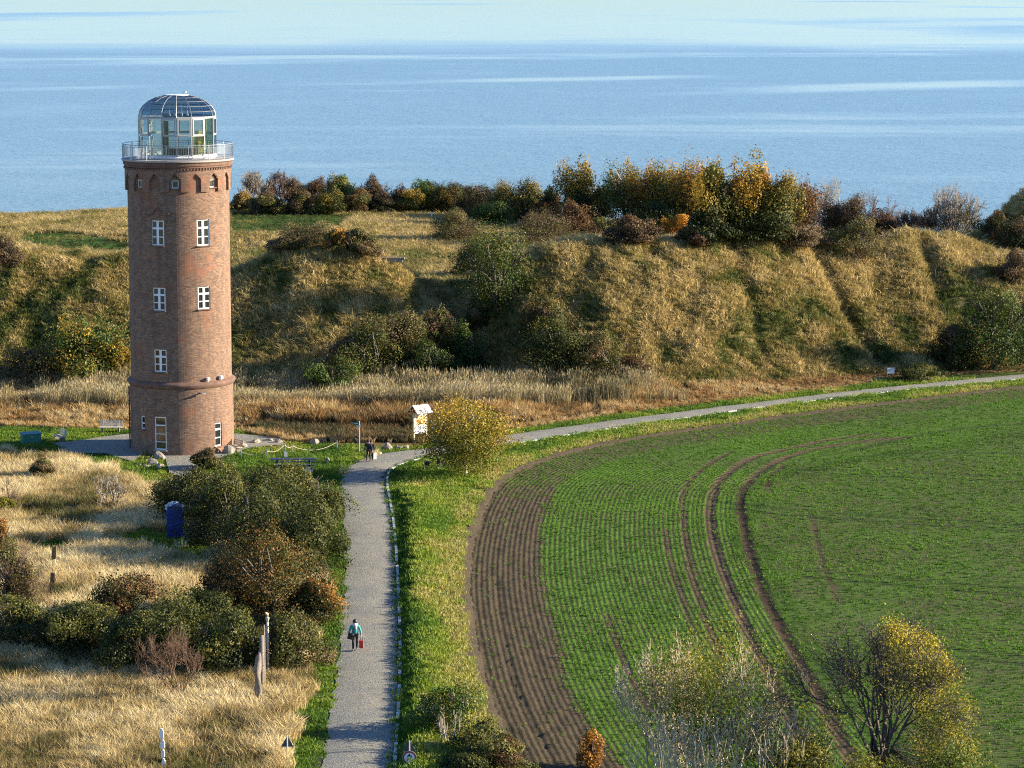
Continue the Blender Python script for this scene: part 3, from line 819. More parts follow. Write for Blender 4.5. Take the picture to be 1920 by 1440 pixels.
def ground_cover():
    # meadow
    x, y = sample(-45, 0, 108, 250, 8.5)
    zn = zone(x, y); k = zn == 1; x, y = x[k], y[k]
    t = fbm(x / 3.5, y / 5, 71, 4)
    k = rng.random(len(x)) < np.clip(0.35 + (t - 0.3) * 3, 0.25, 1); x, y, t = x[k], y[k], t[k]
    big = fbm(x / 8, y / 8, 73, 3)
    px, py = proj(x, y, 0 * x)
    scl = 0.75 + 0.45 * rng.random(len(x)) + (big - 0.5) * 0.8
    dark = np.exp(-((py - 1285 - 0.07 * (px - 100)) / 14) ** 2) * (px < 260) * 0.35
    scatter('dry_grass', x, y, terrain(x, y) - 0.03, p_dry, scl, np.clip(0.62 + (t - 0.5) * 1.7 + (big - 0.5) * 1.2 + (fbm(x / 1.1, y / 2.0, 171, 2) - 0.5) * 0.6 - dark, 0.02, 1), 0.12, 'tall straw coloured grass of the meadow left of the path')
    # lawns and verges
    x, y = sample(-50, 60, 108, 262, 9)
    zn = zone(x, y); k = np.isin(zn, (2, 3, 9)); x, y, zn = x[k], y[k], zn[k]
    t = fbm(x / 2.5, y / 4, 74, 4)
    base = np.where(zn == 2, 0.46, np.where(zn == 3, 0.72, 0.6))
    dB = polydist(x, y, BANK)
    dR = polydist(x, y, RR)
    base = np.where((zn == 3) & (dR < 1.2), 0.3, base)  # bank shade put into the tint: darker grass beside the kerb
    fd = polydist(x, y, FB); base = base + 0.35 * np.exp(-((fd - 0.6) / 0.7) ** 2) * (zn >= 3)
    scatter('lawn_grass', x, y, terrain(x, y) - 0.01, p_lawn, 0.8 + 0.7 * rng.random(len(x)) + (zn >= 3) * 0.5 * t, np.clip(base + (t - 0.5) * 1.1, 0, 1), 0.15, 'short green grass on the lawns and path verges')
    # rampart
    x, y = sample(-64, 66, 250, 312, 10)
    zn = zone(x, y); k = zn == 0; x, y = x[k], y[k]
    yb = np.interp(x, _bx, _by); tt = y - yb
    t = fbm(x / 2.5, y / 3.5, 75, 4); big = fbm(x / 9, y / 9, 76, 3)
    top = smooth(8, 22, tt)
    tint = 0.56 + (t - 0.5) * 1.35 + (fbm(x / 0.9, y / 1.6, 175, 2) - 0.5) * 0.7 + (big - 0.5) * 0.9 + top * 0.16
    z = terrain(x, y)
    scatter('slope_grass', x, y, z - 0.03, p_slope, 0.62 + 0.65 * rng.random(len(x)) + (t - 0.5) * 0.9, np.clip(tint, 0.02, 1), 0.3, 'matted tawny and olive grass covering the rampart slope')
    # plateau
    x, y = sample(-86, 92, 276, 420, 3.2)
    zn = zone(x, y); k = zn == 8; x, y = x[k], y[k]
    z = terrain(x, y); k = z > -6; x, y, z = x[k], y[k], z[k]
    px, py = proj(x, y, z)
    green = inpoly(px, py, [(30, 452), (60, 438), (140, 436), (250, 458), (250, 478), (150, 470), (60, 464)]) | inpoly(px, py, [(430, 402), (560, 398), (660, 408), (640, 428), (540, 440), (430, 438)])
    brown = inpoly(px, py, [(150, 436), (250, 436), (250, 456), (190, 446)]) | inpoly(px, py, [(430, 444), (520, 446), (470, 480), (430, 480)])
    k = (~brown | (rng.random(len(x)) < 0.3)) & (~green | (rng.random(len(x)) < 0.5)); x, y, z, green = x[k], y[k], z[k], green[k]
    t = fbm(x / 4, y / 7, 78, 4)
    tint = np.where(green, 0.1, 0.62) + (t - 0.5) * 1.1
    scatter('plateau_grass', x, y, z - 0.03, p_slope, np.where(green, 0.5, 1.0) * (0.8 + 0.7 * rng.random(len(x))), np.clip(tint, 0, 1), 0.2, 'dry grass on the clifftop plateau behind the rampart')
    # ditch: weeds in front, pale reeds behind
    x, y = sample(-58, 62, 224, 276, 9)
    zn = zone(x, y); k = zn == 4
    px, py = proj(x, y, 0 * x)
    front = np.interp(px, [-200, 0, 240, 440, 530, 640, 780, 830, 960, 1200, 1400, 1600, 1700, 1920, 2200], [795, 800, 806, 806, 828, 834, 838, 822, 806, 773, 748, 724, 707, 696, 675])
    x, y, px, py, front = x[k], y[k], px[k], py[k], front[k]
    dfr = front - py
    t = fbm(x / 2.5, y / 3, 79, 4)
    low = (dfr < 34) & (px > 480) & (px < 830)
    tall = np.clip(dfr / 30, 0.35, 1.15) * (0.65 + 0.75 * fbm(x / 1.6, y / 2.2, 91, 3)); tall = np.where(low, 0.42 + 0.2 * t, tall); tall = np.where(px > 1150, tall * np.interp(px, [1150, 1500, 1900], [1, 0.6, 0.45]), tall)
    tint = 0.55 + (t - 0.5) * 1.6 + (fbm(x / 7, y / 5, 92, 3) - 0.5) * 1.3; tint = np.where(low, 0.22 + (t - 0.5) * 0.7, tint); tint = np.where(dfr < 7, 0.85, tint); tint = np.where(px > 1150, 0.72 + (t - .5), tint)
    s_ = tall * (0.8 + 0.5 * rng.random(len(x)))
    scatter('ditch_weeds', x, y, terrain(x, y) - 0.03, p_weed, s_, np.clip(tint, 0, 1), 0.12, 'rust brown dead weeds along the foot of the rampart')
    x, y = sample(-58, 20, 238, 262, 7)
    px, py = proj(x, y, 0 * x)
    n_ = fbm(x / 3, y / 3, 81, 3)
    hgt = np.interp(px, [-100, 60, 110, 240, 440, 560, 640, 700, 760, 1100, 1200, 1280], [0.7, 0.8, 1, 1, 0.85, 0.8, 0.9, 1.0, 1.05, 1.05, 0.9, 0.6])
    far_ = np.interp(px, [-100, 1230, 1300], [740, 740, 760]); nearl = np.interp(px, [-100, 240, 440, 700, 900, 1100, 1300], [778, 780, 775, 782, 782, 768, 758])
    k = (py > far_ - 16 + 18 * n_) & (py < nearl - 10 * n_) & (rng.random(len(x)) < 0.12 + 0.75 * smooth(0.38, 0.62, n_)) & (px < 1290)
    x, y, hgt, n_ = x[k], y[k], hgt[k], n_[k]
    px = px[k]
    gr = np.exp(-((px - 1120) / 60) ** 2) * 0.35
    scatter('reeds', x, y, terrain(x, y) - 0.05, p_reed, hgt * (0.85 + 0.3 * rng.random(len(x))), np.clip(0.55 + (n_ - 0.5) * 1.4 - gr, 0, 1), 0.05, 'pale grey reeds standing in the ditch below the rampart')
    # seedlings in rows
    xs = []; ys = []
    x, y = sample(-5, 56, 110, 268, 11.5)
    k = inpoly(x, y, FIELD); x, y = x[k], y[k]
    u, tr, cr, dep, brown, head = field_attrs(x, y)
    # slide each point onto its row
    gx = (polydist(x + 0.05, y, FB) - polydist(x - 0.05, y, FB)) / 0.1; gy = (polydist(x, y + 0.05, FB) - polydist(x, y - 0.05, FB)) / 0.1
    per = 0.34
    off = (np.round(u / per - 0.25) + 0.25) * per - u
    cin = 0.26 * x + 0.966 * y; offi = (np.round(cin / per - 0.25) + 0.25) * per - cin
    h_ = head > 0.5
    x = x + np.where(h_, gx * off, 0.26 * offi) + rng.normal(0, 0.03, len(x)); y = y + np.where(h_, gy * off, 0.966 * offi) + rng.normal(0, 0.03, len(x))
    k = (rng.random(len(x)) > tr * 1.3) & (rng.random(len(x)) > brown * 0.93) & (rng.random(len(x)) > cr * 0.8)
    x, y, dep = x[k], y[k], dep[k]
    n_ = fbm(x / 7, y / 7, 83, 3)
    k = rng.random(len(x)) < 0.28 + n_; x, y, dep, n_ = x[k], y[k], dep[k], n_[k]
    scatter('crop_seedlings', x, y, dep - 0.2, p_crop, 0.9 + 0.7 * rng.random(len(x)), np.clip(0.5 + (n_ - 0.5) * 1.6, 0, 1), 0.1, 'young green cereal seedlings growing in drilled rows')
ground_cover()
# ------------------------------------------------------------------ the brick tower
_tx, _ty = [float(v) for v in G(343, 857, 0.0)]
RB = 4.16; TY = _ty + RB; TX = _tx * TY / _ty
def zt(py, ang=0.0, R=RB):
    """height on the tower skin at photo row py, at angle ang (degrees, 0 faces the camera, + to the right)"""
    Yd = TY - R * math.cos(math.radians(ang))
    a, b, c = [float(v) for v in ray(338, py)]
    return CZ + c / b * Yd
Z_LEDGE = zt(727); Z_CORN = zt(316); Z_TOP = zt(303); Z_BAND = zt(360)
def brick_mat():
    m, nt, out = newmat('weathered_brick')
    tc = nt.nodes.new('ShaderNodeTexCoord').outputs['Object']
    s = nt.nodes.new('ShaderNodeSeparateXYZ'); L(nt, tc, s.inputs[0])
    ang = mth(nt, 'ARCTAN2', s.outputs['Y'], s.outputs['X'])
    cmb = nt.nodes.new('ShaderNodeCombineXYZ'); L(nt, mth(nt, 'MULTIPLY', ang, 4.1), cmb.inputs[0]); L(nt, s.outputs['Z'], cmb.inputs[1])
    bt = nt.nodes.new('ShaderNodeTexBrick'); L(nt, cmb.outputs[0], bt.inputs['Vector'])
    bt.inputs['Scale'].default_value = 1.0; bt.inputs['Brick Width'].default_value = 0.27; bt.inputs['Row Height'].default_value = 0.088
    bt.inputs['Mortar Size'].default_value = 0.012; bt.inputs['Mortar Smooth'].default_value = 0.3; bt.inputs['Bias'].default_value = -0.1
    bt.inputs['Color1'].default_value = (0.0, 0, 0, 1); bt.inputs['Color2'].default_value = (1, 1, 1, 1); bt.inputs['Mortar'].default_value = (0.5, 0.5, 0.5, 1)
    big = noise(nt, 0.45, 4, 0.55, tc); stv = nt.nodes.new('ShaderNodeMapping'); L(nt, cmb.outputs[0], stv.inputs['Vector']); stv.inputs['Scale'].default_value = (4.0, 12.0, 1); mid = noise(nt, 1.0, 2, 0.6, stv.outputs[0])
    v = mth(nt, 'ADD', mth(nt, 'MULTIPLY', bt.outputs['Color'], 0.34), mth(nt, 'MULTIPLY', mid, 0.68))
    br = ramp(nt, [(0.15, (0.075, 0.045, 0.034)), (0.42, (0.17, 0.097, 0.062)), (0.62, (0.265, 0.152, 0.088)), (0.9, (0.39, 0.28, 0.175))], v)
    redm = nt.nodes.new('ShaderNodeMapRange'); redm.inputs[1].default_value = 0.56; redm.inputs[2].default_value = 0.68; L(nt, big, redm.inputs[0])
    c = mixc(nt, mth(nt, 'MULTIPLY', redm.outputs[0], 0.6), br.outputs[0], (0.29, 0.105, 0.05))
    c = mixc(nt, mth(nt, 'MULTIPLY', bt.outputs['Fac'], 0.55), c, (0.30, 0.26, 0.215))
    wet = noise(nt, 1.3, 5, 0.65, tc)
    sv = nt.nodes.new('ShaderNodeMapping'); L(nt, cmb.outputs[0], sv.inputs['Vector']); sv.inputs['Scale'].default_value = (1.7, 0.16, 1)
    c = mixc(nt, mth(nt, 'MULTIPLY', mth(nt, 'SUBTRACT', noise(nt, 1.0, 4, 0.6, sv.outputs[0]), 0.5), 2.4, clamp=True), c, (0.095, 0.066, 0.05))
    c = mixc(nt, mth(nt, 'MULTIPLY', mth(nt, 'SUBTRACT', wet, 0.5), 3.0, clamp=True), c, (0.10, 0.07, 0.052))
    b = nt.nodes.new('ShaderNodeBsdfPrincipled'); b.inputs['Roughness'].default_value = 0.9; b.inputs['Specular IOR Level'].default_value = 0.2
    L(nt, c, b.inputs['Base Color'])
    bp = nt.nodes.new('ShaderNodeBump'); bp.inputs['Strength'].default_value = 0.4; bp.inputs['Distance'].default_value = 0.02
    L(nt, mth(nt, 'ADD', mth(nt, 'MULTIPLY', bt.outputs['Fac'], -1.0), mth(nt, 'MULTIPLY', mid, 0.25)), bp.inputs['Height']); L(nt, bp.outputs[0], b.inputs['Normal'])
    L(nt, b.outputs[0], out.inputs[0])
    return m
M_BRICK = brick_mat()
M_MOULD = plain('moulded_brick', (0.15, 0.085, 0.056), 0.9, var=0.3, vscale=2, bump=0.5)
M_CAP = plain('stone_coping', (0.36, 0.33, 0.29), 0.85, var=0.2, vscale=1.5)
M_WHITE = plain('white_paint', (0.78, 0.78, 0.74), 0.5, var=0.05)
M_STEEL = plain('galvanised_steel', (0.36, 0.37, 0.38), 0.4, 0.5, var=0.1)
M_ALU = plain('aluminium_frame', (0.36, 0.36, 0.34), 0.45, 0.3, var=0.08)
M_DARKP = plain('dark_interior', (0.035, 0.033, 0.03), 0.9)
M_GLASSP = None
def glass_mat(name, tint, gloss=(0.8, 0.85, 0.9), base=0.05):
    m, nt, out = newmat(name)
    t = nt.nodes.new('ShaderNodeBsdfTransparent'); t.inputs[0].default_value = (*tint, 1)
    g = nt.nodes.new('ShaderNodeBsdfGlossy'); g.inputs['Color'].default_value = (*gloss, 1); g.inputs['Roughness'].default_value = 0.03
    fr = nt.nodes.new('ShaderNodeLayerWeight')
    mx = nt.nodes.new('ShaderNodeMixShader'); L(nt, mth(nt, 'ADD', mth(nt, 'MULTIPLY', mth(nt, 'POWER', fr.outputs['Facing'], 4.0), 0.6), base, clamp=True), mx.inputs[0])
    L(nt, t.outputs[0], mx.inputs[1]); L(nt, g.outputs[0], mx.inputs[2]); L(nt, mx.outputs[0], out.inputs[0])
    return m
M_CLEAR = glass_mat('clear_pane_glass', (0.78, 0.84, 0.84))
M_TINT = glass_mat('tinted_dome_glass', (0.66, 0.72, 0.76), (0.42, 0.48, 0.52), 0.05)
M_GREENG = glass_mat('greenish_pane_glass', (0.62, 0.68, 0.48))
def window_glass():
    m, nt, out = newmat('window_glass')
    b = nt.nodes.new('ShaderNodeBsdfPrincipled'); b.inputs['Base Color'].default_value = (0.02, 0.022, 0.024, 1); b.inputs['Roughness'].default_value = 0.06
    b.inputs['Specular IOR Level'].default_value = 0.9
    L(nt, b.outputs[0], out.inputs[0]); return m
M_WGLASS = window_glass()

def P3(a, r, z):
    """a in degrees from the camera side, + to the right; tower-local coordinates"""
    t = math.radians(a)
    return (r * math.sin(t), -r * math.cos(t), z)

def cyl_cells(mb, angs, zs, depth, R):
    """cylindrical brick skin from cells; depth[i][j] = outward offset, or None for an opening; sides are closed between unlike cells"""
    na, nz = len(angs) - 1, len(zs) - 1
    cache = {}
    def vid(i, j, d):
        k = (i % na if abs(angs[-1] - angs[0] - 360) < 1e-6 else i, j, round(d, 4))
        if k not in cache:
            cache[k] = len(mb.v); mb.v.append(P3(angs[k[0]], R + d, zs[j]))
        return cache[k]
    REV = -0.22
    for i in range(na):
        for j in range(nz):
            d = depth[i][j]
            if d is not None:
                mb.f.append((vid(i, j, d), vid(i + 1, j, d), vid(i + 1, j + 1, d), vid(i, j + 1, d)))
            dd = REV if d is None else d
            n = depth[(i + 1) % na][j]; nn = REV if n is None else n
            if abs(nn - dd) > 1e-5: mb.f.append((vid(i + 1, j, dd), vid(i + 1, j, nn), vid(i + 1, j + 1, nn), vid(i + 1, j + 1, dd)))
            if j + 1 < nz:
                n = depth[i][j + 1]; nn = REV if n is None else n
                if abs(nn - dd) > 1e-5: mb.f.append((vid(i, j + 1, dd), vid(i + 1, j + 1, dd), vid(i + 1, j + 1, nn), vid(i, j + 1, nn)))

def skin(name, R, z0, z1, openings, parent, extra_z=(), sub=None, dfun=None, astep=3.0, zstep=0.6):
    A = set(np.round(np.arange(-180, 180.01, astep), 3)); Z = set([z0, z1])
    for (a0, a1, b0, b1) in openings:
        A -= {v for v in A if a0 - 0.4 < v < a0 + 0.4 or a1 - 0.4 < v < a1 + 0.4}
        A |= {a0, a1}; Z |= {b0, b1}
    z = z0
    while z < z1: 
        if all(abs(z - q) > zstep * 0.3 for q in Z): Z.add(z)
        z += zstep
    A = sorted(A | {-180.0, 180.0}); Z = sorted(Z)
    dep = []
    for i in range(len(A) - 1):
        col = []
        am = (A[i] + A[i + 1]) / 2
        for j in range(len(Z) - 1):
            zm = (Z[j] + Z[j + 1]) / 2
            d = dfun(am, zm) if dfun else 0.0
            for (a0, a1, b0, b1) in openings:
                if a0 < am < a1 and b0 < zm < b1: d = None
            col.append(d)
        dep.append(col)
    mb = MB(); cyl_cells(mb, A, Z, dep, R)
    return mb.build(name, M_BRICK, parent)

def window(parent, ang, z0, z1, w, R, rows, cols, thick=0.09, name='window', tr=0.1, rowfr=None):
    """frame with bars and its panes, set in the reveal"""
    e_ = math.radians(ang)
    rr = R - 0.14
    o = bpy.data.objects.new(name, None)
    mb = MB()
    h = z1 - z0
    mb.box((0, 0, h - thick / 2), (w, 0.09, thick)); mb.box((0, 0, thick / 2), (w, 0.09, thick))
    mb.box((-w / 2 + thick / 2, 0, h / 2), (thick, 0.086, h - 2 * thick)); mb.box((w / 2 - thick / 2, 0, h / 2), (thick, 0.086, h - 2 * thick))
    for c in range(1, cols): mb.box((-w / 2 + w * c / cols, -0.012, h / 2), (tr * 1.3, 0.09, h - 2 * thick))
    fr = rowfr or [k / rows for k in range(1, rows)]
    for i, f in enumerate(fr): mb.box((0, -0.004 - 0.01 * i, h * f), (w - 2 * thick, 0.08, tr if (i == len(fr) - 1) else tr * 0.5))
    # reveal back plate keeps the room dark
    fo = mb.build(name, M_WHITE, parent)
    fo.location = P3(ang, rr, z0); fo.rotation_euler = (0, 0, e_)
    ys = [0] + list(fr) + [1]
    for c in range(cols):
        for k in range(len(ys) - 1):
            p = MB(); ww = w / cols - 0.06; hh = h * (ys[k + 1] - ys[k]) - 0.06
            p.box((-w / 2 + w * (c + 0.5) / cols, 0.02, h * (ys[k] + ys[k + 1]) / 2), (ww, 0.012, hh))
            p.build('pane', M_WGLASS, fo)
    s = MB(); s.box((0, -0.2, -0.04), (w + 0.16, 0.16, 0.07)); s.build('sill', M_MOULD if h < 2.4 else M_CAP, fo)
    bk = MB(); bk.box((0, 0.30, h / 2), (w + 0.3, 0.02, h + 0.3)); bk.build('dark_plate', M_DARKP, fo)  # dark plate added behind the panes, stands in for the unlit room
    return fo

def make_tower():
    T = empty('brick_tower', (TX, TY, 0), math.atan2(-TX, TY), 'tall round red brick lookout tower with a faceted glass dome and railed gallery', 'tower')
    RU = RB - 0.10
    openb = []; openu = []
    wins = []
    def win(px, y0, y1, wpx, R, lst, rows, cols, rowfr=None, tr=0.1, thick=0.09):
        off = (px - np.interp((y0 + y1) / 2, [300, 850], [336.5, 341])) / 5160 * (TY - R * 0.9)
        a = math.degrees(math.asin(max(-0.98, min(0.98, off / R))))
        z0, z1 = zt(y1, a, R), zt(y0, a, R)
        w = wpx / 5160 * TY / math.cos(math.radians(a))
        ha = math.degrees(w / 2 / R)
        lst.append((a - ha, a + ha, z0, z1)); wins.append((a, z0, z1, w, R, rows, cols, rowfr, tr, thick))
    win(299, 781, 843, 22, RB, openb, 4, 1, [0.24, 0.48, 0.74], 0.1, 0.1)
    win(265.5, 779, 803, 8, RB, openb, 2, 1, [0.45])
    win(409, 794, 838, 13, RB, openb, 3, 1, [0.36, 0.72], 0.14)
    for (px, y0, y1) in ((297, 413, 460), (298.5, 539, 582), (300, 655, 697), (383, 412, 461), (384, 538, 580)):
        win(px, y0, y1, 23, RU, openu, 3, 2, [0.34, 0.68], 0.15)
    sw = []
    for k in range(8):
        a = -3.5 + 45 * k
        if a > 180: a -= 360
        z0, z1 = zt(354, a, RU), zt(338, a, RU)
        z0, z1 = zt(353.5, -3.5, RU), zt(338.5, -3.5, RU)
        ha = math.degrees(0.56 / 2 / RU); sw.append((a - ha, a + ha, z0, z1)); wins.append((a, z0, z1, 0.56, RU, 1, 1, [], 0.05, 0.07))
    skin('lower_wall', RB, -0.6, Z_LEDGE - 0.1, openb, T)
    skin('upper_wall', RU, Z_LEDGE - 0.1, Z_BAND - 0.3, openu, T)
    # arcade of pointed niches under the cornice, stepped brick by brick
    zN0, zN1 = Z_BAND, zt(326.5)
    def dfun(a, z):
        if z < zN0: return 0.0
        k = round((a + 3.5) / 22.5); da = abs(a + 3.5 - k * 22.5); wd = da * PI / 180 * RU
        h = (z - zN0) / (zN1 - zN0)
        if h < 0.62: inn = wd < 0.42
        elif h < 1: inn = wd < 0.42 * (1 - (h - 0.62) / 0.38) + 0.03
        else: inn = False
        if inn: return 0.0
        if h < 0.22 and wd > 0.42 + (0.32) * (h / 0.22 * 0.9 + 0.15): return 0.0 if False else 0.19
        return 0.19
    def skin_fine():
        A = sorted(set(list(np.round(np.arange(-180, 180.01, 1.25), 4))) | {180.0})
        A = [a for a in A if not any(abs(a - q) < 0.6 for o_ in sw for q in o_[:2])] + [q for o_ in sw for q in o_[:2]]
        A = sorted(set(A) | {-180.0, 180.0})
        Z = list(np.arange(Z_BAND - 0.3, Z_CORN + 0.02, 0.088)); Z = [z for z in Z if not any(abs(z - q) < 0.04 for q in sw[0][2:])] + list(sw[0][2:]); Z = sorted(Z)
        dep = []
        for i in range(len(A) - 1):
            am = (A[i] + A[i + 1]) / 2; col = []
            for j in range(len(Z) - 1):
                zm = (Z[j] + Z[j + 1]) / 2; d = dfun(am, zm)
                for (a0, a1, b0, b1) in sw:
                    if a0 < am < a1 and b0 < zm < b1: d = None
                col.append(d)
            dep.append(col)
        mb = MB(); cyl_cells(mb, A, Z, dep, RU); mb.build('niche_arcade', M_BRICK, T)
    skin_fine()
    for (a, z0, z1, w, R, rows, cols, rowfr, tr, th) in wins:
        window(T, a, z0, z1, w, R, rows, cols, th, 'window' if z0 > 1.2 else 'glazed_door', tr, rowfr)
    # ledge ring
    mb = MB(); zl = Z_LEDGE
    mb.lathe([(RU - 0.02, zl + 0.42), (RB + 0.06, zl + 0.30), (RB + 0.19, zl + 0.22), (RB + 0.21, zl + 0.06), (RB + 0.13, zl - 0.02), (RB + 0.12, zl - 0.10), (RB + 0.04, zl - 0.16), (RB - 0.05, zl - 0.18)], 96)
    mb.build('ledge', M_MOULD, T, smoothf=True)
    # cornice
    zc = Z_CORN; mb = MB()
    mb.lathe([(RU + 0.1, zc - 0.02), (RU + 0.22, zc), (RU + 0.23, zc + 0.12), (RU + 0.30, zc + 0.16), (RU + 0.31, zc + 0.36), (RU + 0.38, zc + 0.42), (RU + 0.39, Z_TOP - 0.08), (RU + 0.2, Z_TOP - 0.06)], 96)
    mb.build('cornice', M_MOULD, T)
    db = MB(); db.box((0, 0, 0), (0.13, 0.10, 0.14)); dme = bpy.data.meshes.new('dentil'); dme.from_pydata(db.v, [], db.f); dme.update(); dme.materials.append(M_MOULD)
    for k in range(104):
        a = k * 360 / 104; o = bpy.data.objects.new('dentil', dme); C.objects.link(o); o.parent = T
        o.location = P3(a, RU + 0.225, zc - 0.10); o.rotation_euler = (0, 0, math.radians(a))
    RG = RU + 0.42
    mb = MB(); mb.lathe([(RU, Z_TOP - 0.08), (RG, Z_TOP - 0.08), (RG + 0.01, Z_TOP + 0.03), (RG - 0.02, Z_TOP + 0.05), (3.2, Z_TOP + 0.05)], 96); mb.build('gallery_floor', M_CAP, T)
    mb = MB(); mb.lathe([(3.2, Z_TOP + 0.05), (0.02, Z_TOP + 0.07)], 48); mb.build('room_floor', plain('dark_floor', (0.06, 0.055, 0.05), 0.6), T)
    # brick eyebrow over the first window
    pts = []
    for px, py in ((274, 401), (280, 403), (286, 402), (291, 396), (297, 389.5), (302, 396), (308, 402), (313, 403.5), (319, 401)):
        a = math.degrees(math.asin((px - 337) / 5160 * (TY - 3.7) / RU)); pts.append(P3(a, RU + 0.05, zt(py, a, RU)))
    mb = MB(); mb.tube(pts, 0.075, 5); mb.build('eyebrow_moulding', M_MOULD, T)
    # railing
    RR_ = RG - 0.06; zr = Z_TOP + 0.05; hr = 1.18
    ring = lambda r, z, n=72: [P3(360 * k / n, r, z) for k in range(n + 1)]
    mb = MB(); mb.tube(ring(RR_, zr + hr), 0.033, 6, False); mb.tube(ring(RR_, zr + hr - 0.17), 0.018, 5, False); mb.tube(ring(RR_, zr + 0.12), 0.018, 5, False)
    rail = mb.build('gallery_railing', M_STEEL, T)
    pb = MB(); pb.box((0, 0, hr / 2), (0.055, 0.055, hr)); pme = bpy.data.meshes.new('railing_post'); pme.from_pydata(pb.v, [], pb.f); pme.update(); pme.materials.append(M_STEEL)
    bb = MB(); bb.box((0, 0, (hr - 0.29) / 2), (0.016, 0.016, hr - 0.29)); bme = bpy.data.meshes.new('baluster'); bme.from_pydata(bb.v, [], bb.f); bme.update(); bme.materials.append(M_STEEL)
    for k in range(16):
        o = bpy.data.objects.new('railing_post', pme); C.objects.link(o); o.parent = rail; a = 11 + k * 22.5; o.location = P3(a, RR_, zr); o.rotation_euler = (0, 0, math.radians(a))
    for k in range(208):
        if k % 13 == 0: continue
        o = bpy.data.objects.new('baluster', bme); C.objects.link(o); o.parent = rail; a = 11 + k * 360 / 208; o.location = P3(a, RR_, zr + 0.12); o.rotation_euler = (0, 0, math.radians(a))
    # lantern room: sixteen sides
    RL_ = 3.06; zb = zr; zs_ = zt(221, 0, RL_); zw = zt(241, 0, RL_); ztop = zt(179, 0, 1.0)
    off = -1.2
    mb = MB()
    for k in range(16):
        a0 = off + 22.5 * k; a1 = a0 + 22.5
        p0, p1 = Vector(P3(a0, RL_, zb + 0.15)), Vector(P3(a1, RL_, zb + 0.15))
        mb.tube([p0 + (p1 - p0) * 0.01 + Vector((0, 0, -0.0)), p0 + (p1 - p0) * 0.99], 0.15, 4)
    mb.build('lantern_base', M_WHITE, T)
    post = MB(); post.box((0, 0, (zs_ - zb) / 2), (0.07, 0.09, zs_ - zb)); pme = bpy.data.meshes.new('lantern_post'); pme.from_pydata(post.v, [], post.f); pme.update(); pme.materials.append(M_ALU)
    W = 2 * RL_ * math.sin(math.radians(11.25))
    for k in range(16):
        a = off + 22.5 * k; o = bpy.data.objects.new('lantern_post', pme); C.objects.link(o); o.parent = T; o.location = P3(a, RL_, zb); o.rotation_euler = (0, 0, math.radians(a))
    ap = RL_ * math.cos(math.radians(11.25))
    opening = {0, 1, 13, 3, 15, 5, 8, 10}
    for k in range(16):
        am = off + 22.5 * (k + 0.5); e = math.radians(am)
        full = k in (2, 14, 6, 11)
        fr = MB()
        fr.box((0, 0, zs_ - zb - 0.06), (W - 0.1, 0.09, 0.1)); fr.box((0, 0, 0.34), (W - 0.1, 0.09, 0.09))
        if not full: fr.box((0, 0.003, zw - 0.62 - zb + 0.0), (W - 0.1, 0.08, 0.06))
        zt_ = zw - 0.62
        if not full:
            hh = zs_ - 0.11 - zt_ - 0.03; zc_ = (zs_ - 0.11 + zt_ + 0.03) / 2 - zb; t_ = 0.085
            fr.box((0, -0.03, zc_ + hh / 2 - t_ / 2 - .01), (W - 0.16, 0.1, t_)); fr.box((0, -0.03, zc_ - hh / 2 + t_ / 2 + .01), (W - 0.16, 0.1, t_))
            fr.box((-(W - 0.16) / 2 + t_ / 2, -0.03, zc_), (t_, 0.096, hh - 2 * t_ - .03)); fr.box(((W - 0.16) / 2 - t_ / 2, -0.03, zc_), (t_, 0.096, hh - 2 * t_ - .03))
        fo = fr.build('lantern_frame', M_ALU, T); fo.location = P3(am, ap, zb); fo.rotation_euler = (0, 0, e)
        gm = M_GREENG if k in (1, 2, 15) and k != 15 else M_CLEAR
        if full:
            g = MB(); g.box((0, 0.02, (0.38 + zs_ - zb - 0.1) / 2), (W - 0.12, 0.012, zs_ - zb - 0.5)); g.build('pane', gm, fo)
        else:
            g = MB(); g.box((0, 0.02, (0.38 + zt_ - zb) / 2), (W - 0.12, 0.012, zt_ - zb - 0.44)); g.build('pane', gm, fo)
            g = MB(); g.box((0, 0.02, zc_), (W - 0.34, 0.012, hh - 0.2)); g.build('pane', M_CLEAR, fo)
    # dome
    prof = []
    Rt = 20.5 / 5160 * TY; H = ztop - zs_
    for k in range(6):
        f = k / 5
        al = f * math.radians(71); r = RL_ * math.cos(al) if True else 0
        prof.append((RL_ * math.cos(al), zs_ + H * math.sin(al) / math.sin(math.radians(71))))
    prof[-1] = (Rt, ztop)
    prof = [(r, z) for r, z in prof]
    for k in range(16):
        a = off + 22.5 * k
        mb = MB(); mb.tube([P3(a, r + 0.02, z) for r, z in prof], 0.024, 4); mb.build('dome_rib', M_STEEL if k % 2 else M_ALU, T)
    for j in range(6):
        mb = MB(); r, z = prof[j]
        mb.tube([P3(off + 22.5 * k, r + 0.01, z) for k in range(17)], 0.02 if j else 0.05, 4, False); mb.build('dome_ring', M_ALU, T)
    for k in range(16):
        for j in range(5):
            (r0, z0), (r1, z1) = prof[j], prof[j + 1]
            a0, a1 = off + 22.5 * k, off + 22.5 * (k + 1)
            q = [Vector(P3(a0, r0, z0)), Vector(P3(a1, r0, z0)), Vector(P3(a1, r1, z1)), Vector(P3(a0, r1, z1))]
            n = (q[1] - q[0]).cross(q[3] - q[0]).normalized() * 0.012
            mb = MB(); mb.v = [tuple(v + n * 0) for v in q] + [tuple(v - n) for v in q]
            mb.f = [(0, 1, 2, 3), (7, 6, 5, 4), (1, 0, 4, 5), (2, 1, 5, 6), (3, 2, 6, 7), (0, 3, 7, 4)]
            mb.build('dome_pane', M_TINT, T)
